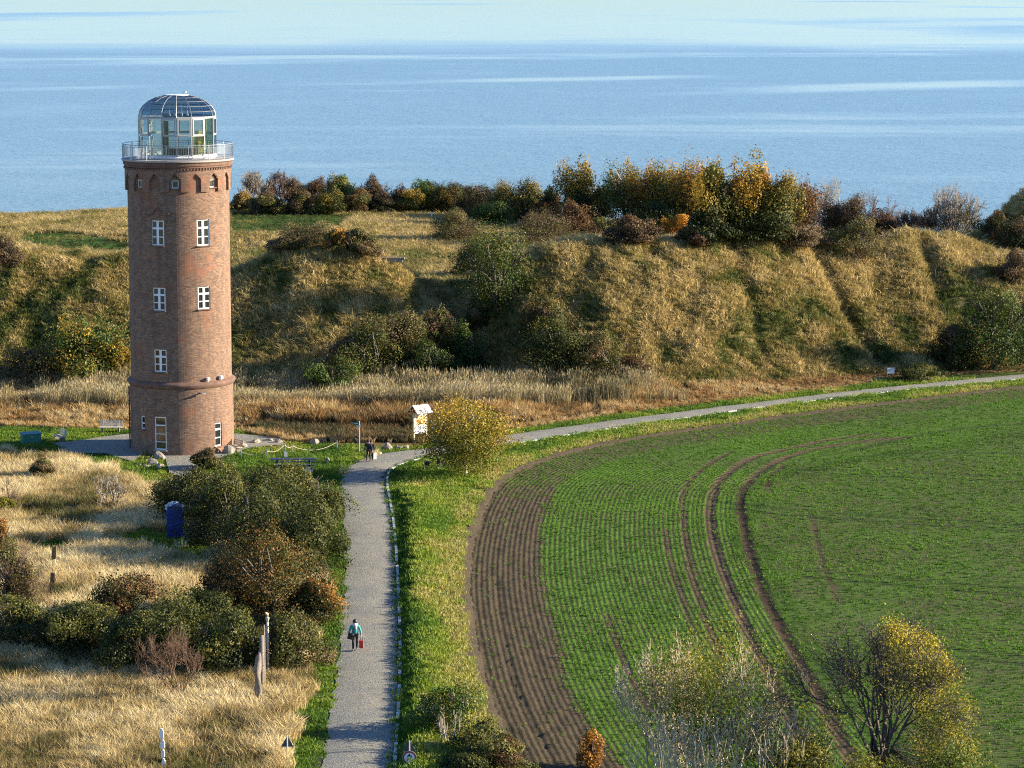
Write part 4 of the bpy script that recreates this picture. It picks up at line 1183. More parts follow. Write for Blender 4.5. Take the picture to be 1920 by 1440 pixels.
    mb = MB(); mb.lathe([(0.02, ztop + 0.06), (Rt, ztop + 0.05), (Rt + 0.07, ztop + 0.03), (Rt + 0.07, ztop - 0.02), (0.02, ztop - 0.02)], 32); mb.build('dome_cap', M_WHITE, T)
    mb = MB(); mb.tube([(0.55, 0, ztop), (0.55, 0, ztop + 0.3)], 0.025, 5); mb.tube([(0.35, 0, ztop + 0.3), (0.72, 0, ztop + 0.3)], 0.02, 5); wv = mb.build('wind_vane', M_STEEL, T)
    mb = MB(); mb.lathe([(0.01, -0.09), (0.07, -0.05), (0.09, 0), (0.07, 0.05), (0.01, 0.09)], 8, (0.72, 0, ztop + 0.22)); mb.build('wind_cup', M_WHITE, wv)
    # two white floodlights and a small lamp on the ledge
    for px, s in ((390, 1), (414, 1.2)):
        a = math.degrees(math.asin((px - 341) / 5160 * (TY - 4) / RB)); mb = MB(); mb.box((0, 0, 0), (0.24 * s, 0.26, 0.22 * s)); mb.box((0, 0, -0.17), (0.07, 0.07, 0.14))
        o = mb.build('floodlight', M_WHITE, T, bevel=0.02); o.location = P3(a, RB + 0.08, Z_LEDGE + 0.60); o.rotation_euler = (0, 0, math.radians(a))
    a = math.degrees(math.asin(35 / 5160 * TY / RB)); mb = MB(); mb.box((0, -0.2, 0), (0.16, 0.4, 0.06)); mb.box((0.1, -0.36, -0.02), (0.3, 0.16, 0.1)); o = mb.build('door_lamp', M_STEEL, T); o.location = P3(a, RB, zt(738)); o.rotation_euler = (0, 0, math.radians(a))
    mb = MB(); mb.tube([P3(-84, RB + 0.1, 0.2), P3(-84, RB + 0.1, Z_LEDGE - 0.3)], 0.06, 6)
    for z in np.arange(0.8, Z_LEDGE - 0.4, 1.1): mb.box(P3(-84, RB + 0.08, z), (0.16, 0.2, 0.1), math.radians(-84))
    mb.build('downpipe', plain('rusty_pipe', (0.12, 0.07, 0.05), 0.7), T)
    # things kept in the glass room
    M_WOODY = plain('yellow_wood', (0.42, 0.36, 0.14), 0.6); 
    def inside(name, label, cat, mbs, loc, mats, rz=0):
        o = empty(name, (TX + loc[0], TY + loc[1], zb + loc[2]), rz, label, cat)
        for (nm, mb), mt in zip(mbs, mats): mb.build(nm, mt, o)
    a_ = MB(); a_.box((0, 0, 0.82), (2.6, 0.7, 0.06)); b_ = MB(); b_.box((0, 0, 0.4), (2.4, 0.5, 0.78))
    inside('display_counter', 'dark display counter inside the glass room on top of the tower', 'counter', [('counter_top', a_), ('counter_body', b_)], (0.5, -1.2, 0), [plain('dark_wood', (0.06, 0.05, 0.04)), plain('counter_panel', (0.10, 0.09, 0.05))])
    a_ = MB(); a_.box((0, 0, 1.1), (0.7, 0.5, 2.2)); b_ = MB(); [b_.box((0, -0.26, z), (0.66, 0.03, 0.04)) for z in (0.5, 1.0, 1.5)]
    inside('cupboard', 'yellow cupboard inside the glass room, at its right side', 'cupboard', [('cupboard_body', a_), ('shelf', b_)], (1.9, -0.4, 0), [M_WOODY, M_WHITE], 0.6)
    a_ = MB(); a_.box((0, 0, 1.5), (0.5, 0.4, 3.0)); b_ = MB(); b_.box((0.0, -0.21, 1.5), (0.06, 0.03, 2.9))
    inside('cable_cabinet', 'tall dark cabinet left of centre inside the glass room', 'cabinet', [('cabinet_body', a_), ('cabinet_trim', b_)], (-0.75, -1.7, 0), [plain('dark_green_metal', (0.05, 0.06, 0.055)), M_ALU])
    for i, (x, y, lab, s) in enumerate(((-0.35, -2.2, 'small white pear shaped lamp hanging third from the right under the dome', 1.0), (0.1, -2.3, 'small white pear shaped lamp hanging fourth from the right under the dome', .6), (0.62, -2.1, 'largest white pear shaped lamp hanging under the dome', 1.3), (1.05, -2.0, 'white pear shaped lamp hanging at the right under the dome', 1.0))):
        mb = MB(); mb.lathe([(0.01, 0.42 * s), (0.03, 0.4 * s), (0.035, 0.2 * s), (0.09, 0.1 * s), (0.11, 0.0), (0.06, -0.08 * s), (0.01, -0.09 * s)], 8)
        w_ = MB(); w_.tube([(0, 0, 0.4 * s), (0, 0, 1.0)], 0.01, 4)
        o = empty('hanging_lamp', (TX + x, TY + y, zs_ + 0.15), 0, lab, 'lamp', 'lamps hanging under the dome'); mb.build('lamp_shade', M_WHITE, o, smoothf=True); w_.build('wire', M_STEEL, o)
    a_ = MB(); a_.lathe([(0.14, 0), (0.18, 0.3), (0.17, 0.31), (0.01, 0.3)], 10); b_ = MB()
    r_ = random.Random(3)
    for k in range(26):
        an = r_.uniform(0, 6.28); e = r_.uniform(0.2, 1); p = Vector((0, 0, 0.3)); q = Vector((math.cos(an) * 0.45 * e, math.sin(an) * 0.45 * e, 0.45 + r_.uniform(0.1, 0.7))); b_.tube([p, (p + q) / 2 + Vector((0, 0, 0.1)), q], [0.012, 0.03, 0.05], 4)
    inside('potted_plant', 'pale leafy potted plant behind the right side panes of the glass room', 'plant', [('pot', a_), ('leaves', b_)], (2.15, -1.3, 0.9), [M_WHITE, plain('pale_leaves', (0.35, 0.42, 0.22))])
    a_ = MB(); a_.box((0, 0, 0.45), (0.35, 0.4, 0.9)); b_ = MB(); b_.tube([(0, 0, 0.9), (0, 0, 1.6)], 0.04, 6); b_.box((0, 0, 1.68), (0.3, 0.16, 0.22))
    inside('telescope', 'small instrument on a pedestal near the left front panes of the glass room', 'instrument', [('pedestal', a_), ('instrument_head', b_)], (-1.9, -1.3, 0), [M_WHITE, M_WHITE])
make_tower()
# ------------------------------------------------------------------ bushes and trees
def leaf_mesh(name, cen, size, out_dir, tint, r):
    n = len(cen)
    d = r.normal(size=(n, 3)); d /= np.linalg.norm(d, axis=1)[:, None]
    nrm = d + out_dir * 1.5; nrm /= np.linalg.norm(nrm, axis=1)[:, None]
    t = np.cross(nrm, r.normal(size=(n, 3))); t /= np.linalg.norm(t, axis=1)[:, None]
    b = np.cross(nrm, t)
    s = (size * r.uniform(0.6, 1.35, n))[:, None]
    bend = nrm * s * 0.18
    V = np.stack([cen - t * s * 0.5, cen + b * s * 0.34 - bend, cen + t * s * 0.5, cen - b * s * 0.34 - bend], 1).reshape(-1, 3)
    i = np.arange(n) * 4
    me = np_mesh(name, V, np.stack([i, i + 1, i + 2, i + 3], 1))
    fattr(me, 'tint', np.repeat(np.clip(tint, 0, 1), 4))
    return me

def seg_mesh(name, S):
    """S rows p0(3) p1(3) r0 r1 -> three-sided tapered twigs"""
    S = np.array(S); p0, p1, r0, r1 = S[:, :3], S[:, 3:6], S[:, 6:7], S[:, 7:8]
    d = p1 - p0; d /= np.linalg.norm(d, axis=1)[:, None] + 1e-9
    u = np.cross(d, [0.31, 0.2, 0.93]); u /= np.linalg.norm(u, axis=1)[:, None] + 1e-9
    w = np.cross(d, u)
    V = []
    for p, r in ((p0, r0), (p1 + d * r1 * 0.5, r1)):
        for k in range(3):
            a = 2 * PI * k / 3
            V.append(p + (u * math.cos(a) + w * math.sin(a)) * r)
    V = np.stack(V, 1).reshape(-1, 3); i = np.arange(len(S)) * 6
    F_ = np.concatenate([np.stack([i + k, i + (k + 1) % 3, i + 3 + (k + 1) % 3, i + 3 + k], 1) for k in range(3)])
    return np_mesh(name, V, F_)

def grow(r, h, w, stems, levels, r0, up=0.55, kids=3, spread=0.75, base_r=0.15, trunk=0.0, minr=0.008, wig=0.16):
    S = []; tips = []
    def br(p, d, ln, rad, lv):
        k = 4 if lv < levels - 1 else 3
        for j in range(k):
            d = d + r.normal(size=3) * wig + np.array([0, 0, up * 0.12]); d = d / np.linalg.norm(d)
            q = p + d * ln / k
            if q[2] < 0.05: q[2] = 0.05
            rr = rad * (1 - 0.2 * (j + 1) / k * 1.6)
            S.append((*p, *q, max(rad * (1 - 0.32 * j / k), minr), max(rr * 0.93, minr)))
            p = q
            if lv > 0 and (j > 0 or lv < levels - 1):
                for c in range(kids if j == k - 1 else max(1, kids - 1)):
                    e = r.normal(size=3); e -= e.dot(d) * d; e /= np.linalg.norm(e) + 1e-9
                    nd = d * 0.8 + e * spread * r.uniform(0.5, 1.1)
                    nd /= np.linalg.norm(nd)
                    br(p.copy(), nd, ln * r.uniform(0.5, 0.72), rad * 0.55, lv - 1)
        if lv == 0: tips.append(p)
    for s in range(stems):
        a = r.uniform(0, 2 * PI); q = base_r * math.sqrt(r.random())
        tilt = (r.uniform(0.1, 1.0) * w / h) if stems > 1 else 0.05
        d = np.array([math.cos(a) * tilt, math.sin(a) * tilt, 1.0]); d /= np.linalg.norm(d)
        p = np.array([q * math.cos(a), q * math.sin(a), -0.1])
        br(p, d, h * (0.45 if levels > 2 else 0.6), r0, levels)
    S = np.array(S)
    # fit the skeleton into the wanted width and height
    hx = np.percentile(np.abs(S[:, 3:5]), 98) + 1e-6; hz = np.percentile(S[:, 5], 99)
    sx, sz_ = (w / 2) / hx, h / hz
    for c in (0, 1, 3, 4): S[:, c] *= sx
    for c in (2, 5): S[:, c] *= sz_
    T = np.array(tips) * [sx, sx, sz_]
    return S, T

def crown_points(r, w, h, n, z0=0.0, nb=14, flat=1.0, bias=0.0):
    """points on the shells of many overlapping clumps that fill a mound-like envelope"""
    cs = []; rs = []
    for _ in range(nb):
        if z0 < 0.05 * h:                       # mound that rests on the ground
            f = r.uniform(-0.05, 1.0); rr = math.sqrt(max(0, 1 - max(f, 0) ** 2)) * math.sqrt(r.random()); an = r.uniform(0, 2 * PI)
            q = np.array([rr * math.cos(an), rr * math.sin(an), -1 + 2 * f]) * 0.95
        else:
            while True:
                q = r.uniform(-1, 1, 3)
                if np.linalg.norm(q) < 0.95: break
        rad = r.uniform(0.13, 0.36)
        c = np.array([q[0] * w / 2 * 0.8, q[1] * w / 2 * 0.8 * flat, z0 + (h - z0) * (0.5 + 0.38 * q[2])])
        c[0] += bias * c[2]
        cs.append(c); rs.append(np.array([rad * w / 2, rad * w / 2 * flat, rad * (h - z0) / 2 * 1.05]) * 1.15)
    cs = np.array(cs); rs = np.array(rs)
    k = r.choice(nb, n, p=(rs[:, 0] ** 2) / (rs[:, 0] ** 2).sum())
    d = r.normal(size=(n, 3)); d /= np.linalg.norm(d, axis=1)[:, None]
    q = cs[k] + d * rs[k] * (1.0 - np.abs(r.normal(0, 0.16, n)))[:, None] + r.normal(0, 0.03, (n, 3)) * w * 0.4
    return q, d, k

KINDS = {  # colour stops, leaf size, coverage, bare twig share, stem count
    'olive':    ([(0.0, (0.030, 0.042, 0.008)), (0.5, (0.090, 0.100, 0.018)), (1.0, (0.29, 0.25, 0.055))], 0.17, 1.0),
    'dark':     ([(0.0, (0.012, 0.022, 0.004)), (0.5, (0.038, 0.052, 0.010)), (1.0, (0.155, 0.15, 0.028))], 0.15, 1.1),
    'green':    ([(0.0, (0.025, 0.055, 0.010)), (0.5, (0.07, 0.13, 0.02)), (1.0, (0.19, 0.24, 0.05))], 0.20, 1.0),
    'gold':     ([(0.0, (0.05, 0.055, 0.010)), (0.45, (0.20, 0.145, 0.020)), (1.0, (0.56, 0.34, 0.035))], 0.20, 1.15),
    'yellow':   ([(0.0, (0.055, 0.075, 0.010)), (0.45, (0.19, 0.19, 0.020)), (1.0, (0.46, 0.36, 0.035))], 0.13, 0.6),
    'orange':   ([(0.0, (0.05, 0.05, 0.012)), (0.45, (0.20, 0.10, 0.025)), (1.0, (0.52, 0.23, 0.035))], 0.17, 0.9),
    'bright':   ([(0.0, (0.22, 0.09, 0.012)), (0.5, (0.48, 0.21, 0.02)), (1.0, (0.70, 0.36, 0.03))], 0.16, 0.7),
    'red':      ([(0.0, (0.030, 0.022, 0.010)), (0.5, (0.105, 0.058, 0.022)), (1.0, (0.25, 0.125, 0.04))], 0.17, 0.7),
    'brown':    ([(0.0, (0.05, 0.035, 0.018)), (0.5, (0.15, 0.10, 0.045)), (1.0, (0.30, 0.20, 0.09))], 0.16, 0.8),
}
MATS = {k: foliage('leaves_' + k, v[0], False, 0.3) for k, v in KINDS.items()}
M_BARK = plain('grey_bark', (0.085, 0.072, 0.05), 0.9, var=0.35, vscale=8)
M_PALEB = plain('pale_bark', (0.34, 0.285, 0.20), 0.85, var=0.3, vscale=8)
M_CREAM = plain('cream_twigs', (0.50, 0.41, 0.26), 0.85, var=0.35, vscale=3)
M_BROWNB = plain('brown_twigs', (0.17, 0.11, 0.075), 0.9, var=0.3, vscale=5)
M_GREYT = plain('grey_twigs', (0.26, 0.22, 0.17), 0.9, var=0.3, vscale=5)
MESH_CACHE = {}
def sd_(s): return (s * 7.31) % 50.0
def leafy(seed, w, h, kind, ls=None, cover=None, z0=0.0, nb=None, flat=1.0, second=None, maxn=14000, scale_bins=True):
    """crown mesh of leaves in metres"""
    key = (kind, seed, round(w, 1), round(h, 1), ls, cover)
    if key in MESH_CACHE: return MESH_CACHE[key]
    r = np.random.default_rng(seed * 13 + 5)
    ls = ls or KINDS[kind][1]; cover = cover or KINDS[kind][2]
    area = 2 * PI * ((w / 2) * (h - z0) / 2 + (w / 2) ** 2 * flat) * 1.3
    n = int(min(maxn, 2.6 * cover * area / (ls * ls * 0.34)))
    nb = int(18 + w * h * 1.1)
    q, d, k = crown_points(r, w, h, n, z0, min(nb, 75), flat)
    # uneven outline: lobes in plan, a ragged top, shoots that stick out
    an = np.arctan2(q[:, 1], q[:, 0])
    lobe = 0.66 + 0.68 * vnoise(np.cos(an) * 1.7 + sd_(seed), np.sin(an) * 1.7 + 3.1, seed)
    q[:, 0] *= lobe; q[:, 1] *= lobe
    q[:, 2] = z0 + (q[:, 2] - z0) * (0.62 + 0.76 * fbm(q[:, 0] * 0.75 + sd_(seed), q[:, 1] * 0.75, seed + 3, 3))
    sh = r.random(n) < 0.05
    q[sh] += d[sh] * np.abs(r.normal(0, 0.16, sh.sum()))[:, None] * min(w, h) * 0.35
    q[:, 0] *= (w / 2) / np.percentile(np.abs(q[:, 0]), 97); q[:, 1] *= (w * flat / 2) / np.percentile(np.abs(q[:, 1]), 97)
    lo = np.percentile(q[:, 2], 2); hi = np.percentile(q[:, 2], 98); zz0 = max(z0, 0.02)
    if z0 >= 0.05 * h: q[:, 2] = zz0 + (q[:, 2] - lo) * (h - zz0) / (hi - lo)
    else: q[:, 2] *= h / hi
    q[:, 2] = np.maximum(q[:, 2], 0.02 + r.random(n) * 0.25)
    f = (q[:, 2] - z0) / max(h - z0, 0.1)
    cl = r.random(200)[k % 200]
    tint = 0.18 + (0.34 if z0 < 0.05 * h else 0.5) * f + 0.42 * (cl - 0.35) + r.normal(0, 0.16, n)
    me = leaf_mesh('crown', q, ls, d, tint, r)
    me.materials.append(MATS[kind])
    if second:
        me.materials.append(MATS[second[0]])
        m2 = (cl > second[1]) ^ (r.random(n) < 0.12)
        me.polygons.foreach_set('material_index', m2.astype(np.int32))
    MESH_CACHE[key] = me
    return me

SEED = [100]
def plant(px, py, wpx, hpx, kind, label, cat='bush', name='bush', ls=None, cover=None, group=None, z0f=0.0, second=None, twigs=0, bark=None, flat=1.0, stems=6,
          levels=2, at=None, maxn=14000, r0=None, nb=None, upright=0.5, kids=3, mr=0.2, rot=None, cen=None, spread=0.75):
    """a bush or tree standing where photo pixel (px, py) meets the land; size from its width and height in photo pixels"""
    SEED[0] += 1; sd = SEED[0]; r = np.random.default_rng(sd)
    x, y, z = hit(px, py) if at is None else at
    dist = y * cp - (z - CZ) * sp
    s = F / dist
    w, h = wpx / s, hpx / s
    if at is None:
        aa, bb, cc = [float(v) for v in ray(px, py - hpx)]
        h = max(h, CZ + cc / bb * y - z)
    root = empty(name, (x, y, z - 0.05), 0, label, cat, group)
    r0 = r0 or (0.02 * h + 0.015)
    minr = (mr if levels >= 4 else max(mr, 0.28)) / s
    if kind is None:
        S, T = grow(r, h, w, stems, levels, r0, kids=kids, minr=minr * 1.0, up=upright, spread=spread)
        me = seg_mesh('branches', S); me.materials.append(bark or M_GREYT)
        add('branches', me, None, root)
        return root, T
    S, T = grow(r, h * 0.93, w * 0.85, stems, levels if twigs else 1, r0, kids=kids, minr=minr, up=upright, spread=spread, trunk=z0f)
    me = seg_mesh('trunk' if stems == 1 else 'stems', S); me.materials.append(bark or M_BARK)
    add('trunk' if name == 'tree' else 'stems', me, None, root)
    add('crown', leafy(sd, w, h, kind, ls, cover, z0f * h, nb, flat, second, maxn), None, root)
    return root, T

def make_vegetation():
    # ---- cliff edge, left to right
    g1 = 'trees and shrubs along the cliff edge'
    P_ = plant
    P_(470, 388, 60, 66, None, 'bare grey shrub on the cliff edge just right of the tower', 'shrub', 'shrub', group=g1, stems=8, levels=3, bark=M_GREYT)
    P_(452, 398, 60, 36, 'gold', 'low orange brown bush beside the tower on the cliff edge', group=g1, cover=0.8, second=('brown', 0.5))
    P_(527, 388, 78, 64, None, 'wide leafless brown shrub, second on the cliff edge right of the tower', 'shrub', 'shrub', group=g1, stems=10, levels=3, bark=M_BROWNB)
    P_(548, 388, 60, 48, 'brown', 'thin brown bush among the bare shrubs on the cliff edge', group=g1, cover=0.35, twigs=1, levels=2)
    P_(592, 388, 60, 52, 'red', 'reddish half bare bush left of the golden green cliff bush', group=g1, cover=0.35, twigs=1, levels=2)
    P_(640, 388, 66, 56, 'gold', 'golden green round bush on the cliff edge above the meadow strip', group=g1, second=('green', 0.5))
    P_(700, 388, 62, 54, 'red', 'reddish bush with bare twigs on the cliff edge', group=g1, cover=0.4, twigs=1, levels=2, second=('brown', 0.6))
    P_(745, 393, 56, 42, 'red', 'small reddish bush beside the dark hedge on the cliff edge', group=g1, cover=0.3, twigs=1, levels=2)
    P_(800, 398, 74, 56, 'green', 'dark green bush with yellow tips behind the small white post', group=g1, second=('dark', 0.35))
    P_(852, 402, 76, 56, 'dark', 'dark bush in the middle of the low hedge on the cliff edge', group=g1, second=('red', 0.7))
    P_(902, 404, 84, 52, 'dark', 'dark brownish bush at the right end of the low hedge', group=g1, second=('red', 0.55), cover=0.7)
    P_(985, 410, 88, 68, 'gold', 'green bush with golden top left of the tall golden tree', group=g1, second=('dark', 0.4))
    P_(1030, 410, 50, 56, 'dark', 'dark thin bush squeezed against the tall golden tree', group=g1, cover=0.6)
    P_(1088, 422, 88, 112, 'dark', 'tall single tree with golden crown standing apart on the cliff edge', 'tree', 'tree', cover=2.0, ls=0.24, group=g1, z0f=0.14, second=('gold', 0.5), stems=2, nb=26, flat=0.9)
    P_(1075, 425, 130, 40, 'dark', 'low dark scrub under the tall golden tree', group=g1, cover=0.6)
    for i, (px, py, w, h, kd, sec, lab) in enumerate((
        (1175, 425, 96, 112, 'gold', 'green', 'golden tree at the left end of the dense cliff grove'),
        (1222, 428, 90, 112, 'gold', 'orange', 'golden orange tree, second from the left in the dense cliff grove'),
        (1262, 432, 90, 118, 'green', 'gold', 'olive green tree, third from the left in the dense cliff grove'),
        (1305, 438, 92, 126, 'gold', 'orange', 'tallest orange gold tree near the middle of the cliff grove'),
        (1345, 440, 92, 122, 'olive', 'gold', 'grey green tree right of the tallest tree in the cliff grove'),
        (1398, 444, 92, 124, 'orange', 'gold', 'orange topped tree, third from the right in the cliff grove'),
        (1446, 446, 100, 126, 'gold', 'olive', 'broad golden olive tree, second from the right in the cliff grove'),
        (1510, 446, 96, 98, 'orange', 'red', 'rust brown lower tree at the right end of the cliff grove'))):
        P_(px, py, w, h, kd, lab, 'tree', 'tree', group='trees of the dense cliff grove', z0f=0.15 if i < 7 else 0.06, second=(sec, 0.5), stems=3, nb=34, bark=M_PALEB if i in (0, 1) else M_BARK, flat=0.9, ls=0.23, cover=1.6, maxn=13000, levels=2, twigs=1)
    for (px, py, w, h) in ((1245, 436, 110, 56), (1330, 446, 110, 62), (1420, 450, 120, 66)):
        P_(px, py, w, h, 'dark', 'dark undergrowth under the dense cliff grove, ' + ('left part' if px < 1300 else 'middle part' if px < 1400 else 'right part'), group='undergrowth of the cliff grove', cover=0.55, ls=0.22)
    P_(1566, 440, 72, 105, None, 'pale leafless tree right of the rust brown tree', 'tree', 'tree', group=g1, stems=3, levels=4, kids=2, bark=M_PALEB, r0=0.1)
    P_(1600, 440, 80, 70, 'brown', 'brown thin bush under the pale leafless tree', group=g1, cover=0.4, twigs=1)
    P_(1570, 442, 70, 60, 'red', 'dark reddish bush at the foot of the pale leafless tree', group=g1, cover=0.6)
    P_(1634, 432, 84, 72, None, 'spreading leafless brown tree right of the pale tree', 'tree', 'tree', group=g1, stems=3, levels=4, kids=2, bark=M_BROWNB, r0=0.1)
    P_(1650, 436, 90, 40, 'red', 'low dark red scrub under the spreading leafless tree', group=g1, cover=0.7)
    P_(1700, 424, 60, 30, None, 'low leafless scrub at the lowest dip of the crest', 'shrub', 'shrub', group=g1, stems=8, levels=3, bark=M_BROWNB)
    P_(1790, 432, 92, 84, None, 'tall grey leafless shrub rising above the right mound', 'shrub', 'shrub', group=g1, stems=9, levels=4, kids=2, bark=M_GREYT)
    P_(1790, 436, 110, 56, 'olive', 'rounded grey olive bush on the right mound', group=g1, cover=0.9, second=('brown', 0.5), ls=.14)
    P_(1748, 436, 50, 50, None, 'small dark leafless shrub left of the right mound', 'shrub', 'shrub', group=g1, stems=6, levels=3, bark=M_BROWNB)
    P_(1870, 452, 90, 50, 'dark', 'dark brown bush below the wooden fence at the right edge', group=g1, second=('red', 0.5))
    P_(1915, 470, 80, 60, 'dark', 'dark bush cut by the right edge of the picture, below the fence', group=g1, second=('brown', 0.5))
    for px, w, h, kd, sec, lab in ((497, 60, 40, 'brown', 'olive', 'low brown scrub filling the hedge right of the bare grey shrub'), (562, 60, 44, 'red', 'olive', 'low rusty scrub between two bare shrubs of the cliff hedge'), (615, 56, 44, 'olive', 'gold', 'olive scrub left of the golden green bush in the cliff hedge'),
                                   (668, 54, 46, 'olive', 'red', 'olive scrub right of the golden green bush in the cliff hedge'), (722, 54, 38, 'brown', 'dark', 'low brown scrub between the two reddish bushes'), (772, 56, 46, 'dark', 'gold', 'dark scrub at the left end of the dark hedge'),
                                   (826, 60, 52, 'dark', 'gold', 'dark green scrub merging two dark hedge bushes'), (878, 60, 50, 'dark', 'red', 'dark scrub in the right half of the dark hedge'), (940, 60, 56, 'dark', 'gold', 'dark bush between hedge and the green bush with golden top'), (1125, 60, 50, 'dark', 'gold', 'dark scrub between the single tree and the grove')):
        P_(px, 402, w, h, kd, lab, group=g1, second=(sec, 0.5), cover=0.9)
    # ---- crest shrubs
    g2 = 'shrubs along the crest of the rampart'
    P_(575, 470, 110, 50, 'olive', 'grey olive shrub on the crest right of the tower', group=g2, cover=0.8, second=('brown', 0.4), ls=0.13)
    P_(528, 474, 60, 30, 'brown', 'small brown shrub on the crest beside the grey olive one', group=g2, cover=0.6)
    P_(628, 474, 50, 44, 'bright', 'orange yellow shrub between two grey shrubs on the crest', group=g2, cover=0.45, second=('olive', 0.5))
    P_(672, 486, 74, 52, 'olive', 'round grey green shrub above the stone revetment', group=g2, cover=0.8, second=('brown', 0.5), ls=0.13)
    P_(850, 452, 96, 56, 'olive', 'wide olive shrub on the plateau above the gully', group=g2, cover=0.8, ls=0.14, second=('brown', 0.65))
    P_(925, 425, 80, 44, 'olive', 'low yellowish green shrub behind the gully', group=g2, cover=0.8, second=('green', 0.5))
    P_(1018, 458, 120, 60, 'brown', 'grey brown shrub right of the gully on the crest', group=g2, cover=0.7, ls=0.13, second=('olive', 0.6))
    P_(1070, 445, 90, 62, 'red', 'reddish brown shrub behind the grey brown one', group=g2, cover=0.7)
    P_(1030, 415, 60, 46, 'red', 'small red brown shrub on the plateau below the dark bush', group=g2, cover=0.6)
    P_(1185, 458, 96, 50, 'red', 'red brown shrub below the golden tree of the grove', group=g2, cover=0.8, second=('brown', 0.6))
    P_(1130, 440, 60, 30, 'olive', 'low olive shrub left of the red brown one on the crest', group=g2, cover=0.7)
    P_(1272, 446, 52, 42, 'bright', 'orange shrub under the middle of the cliff grove', group=g2, cover=0.8)
    P_(1300, 462, 60, 34, 'red', 'reddish shrub at the crest beside the orange one', group=g2, cover=0.7)
    P_(1362, 444, 72, 34, 'bright', 'yellow orange shrub at the foot of the tallest grove tree', group=g2, cover=0.8, second=('brown', 0.6))
    P_(1495, 462, 110, 40, 'brown', 'grey brown scrub behind the crest below the rust brown tree', group=g2, cover=0.6)
    P_(1604, 486, 104, 74, 'brown', 'large rounded brown shrub hanging over the crest at right', group=g2, cover=0.8, ls=0.13, second=('olive', 0.5), twigs=1)
    P_(1900, 530, 70, 60, 'brown', 'grey brown shrub high on the slope at the right edge', group=g2, cover=0.5, ls=.13)
    P_(12, 505, 60, 60, 'brown', 'brown shrub on the crest at the left edge', group=g2, cover=0.5, ls=.13, twigs=1)
    # ---- slope bushes
    g3 = 'bushes growing on the rampart slope'
    P_(930, 590, 120, 155, 'olive', 'tall upright olive bush in the gully of the slope', group=g3, second=('green', 0.7), ls=0.16, nb=30)
    P_(895, 520, 90, 70, 'olive', 'dull olive bush at the top of the gully', group=g3, ls=0.15)
    P_(905, 622, 72, 58, 'olive', 'small round yellowish bush below the tall upright bush', group=g3, ls=0.13, second=('brown', 0.55))
    P_(165, 722, 130, 118, 'green', 'green and orange bush left of the tower at the slope foot', group=g3, second=('gold', 0.55), nb=30)
    P_(60, 722, 130, 70, 'brown', 'brown olive bush at the slope foot near the left edge', group=g3, second=('olive', 0.5), ls=0.15)
    P_(100, 726, 60, 64, 'gold', 'small yellow brown bush between two bushes at the slope foot', group=g3, cover=0.6)
    P_(222, 722, 50, 80, 'gold', 'narrow yellow green bush touching the tower outline', group=g3, cover=0.7)
    P_(622, 754, 112, 74, 'dark', 'blue green bush standing in the rust weeds right of the tower', group=g3, second=('green', 0.6), ls=0.15)
    P_(690, 716, 130, 110, 'dark', 'olive bush at the slope foot behind the blue green one', group=g3, second=('olive', 0.4), nb=28)
    P_(645, 700, 60, 60, 'brown', 'small reddish brown bush above the blue green one', group=g3, second=('red', 0.5))
    P_(760, 700, 90, 112, 'olive', 'mixed olive and brown bush in the middle of the slope foot thicket', group=g3, second=('brown', 0.6))
    P_(800, 660, 90, 70, 'red', 'dark red bush crowning the slope foot thicket', group=g3, second=('dark', 0.5))
    P_(868, 722, 100, 104, 'green', 'bright green bush at the right end of the slope foot thicket', group=g3, second=('dark', 0.6))
    P_(800, 725, 80, 80, 'dark', 'dark green bush between the olive and the bright green bush', group=g3, second=('green', 0.6))
    P_(1020, 655, 110, 86, 'red', 'dark red brown bush right of the gully', group=g3, second=('dark', 0.45))
    P_(1045, 706, 120, 100, 'olive', 'olive bush with green leaves right of the dark gully', group=g3, second=('dark', 0.5), nb=28)
    P_(1120, 712, 110, 84, 'olive', 'pale olive bush merging into the reeds', group=g3, second=('brown', 0.6), ls=.14)
    P_(1190, 716, 60, 46, 'red', 'small reddish bush at the right end of the reeds', group=g3, cover=0.5)
    P_(1862, 694, 165, 146, 'green', 'large dark green bush beside the far road at right', group=g3, second=('dark', 0.5), nb=34, ls=0.2, maxn=16000)
    P_(1790, 690, 80, 80, 'brown', 'brown bush in the shadow left of the large green one', group=g3, second=('dark', 0.5))
    P_(1720, 712, 80, 26, 'olive', 'low weedy bush behind the white board', group=g3, ls=.12)
    # ---- by the tower
    g4 = 'shrubs around the tower and meadow'
    P_(391, 881, 56, 38, 'brown', 'low brown shrub in front of the tower foot', group=g4, second=('olive', 0.6), ls=0.12)
    P_(80, 899, 52, 36, 'olive', 'lone dark shrub in the straw meadow at left', group=g4, second=('brown', 0.6), ls=0.1)
    P_(208, 952, 64, 64, None, 'pale leafless shrub in the meadow left of the blue column', 'shrub', 'shrub', group=g4, stems=7, levels=4, kids=2, bark=M_PALEB)
    P_(6, 958, 60, 64, None, 'leafless shrub cut by the left edge above the rusty bush', 'shrub', 'shrub', group=g4, stems=5, levels=4, kids=2, bark=M_BROWNB)
    P_(10, 962, 40, 30, 'yellow', 'few yellow leaves shrub at the left edge', group=g4, cover=0.3, ls=.1)
    # ---- the big dark thicket
    g5 = 'sea buckthorn thicket left of the path'
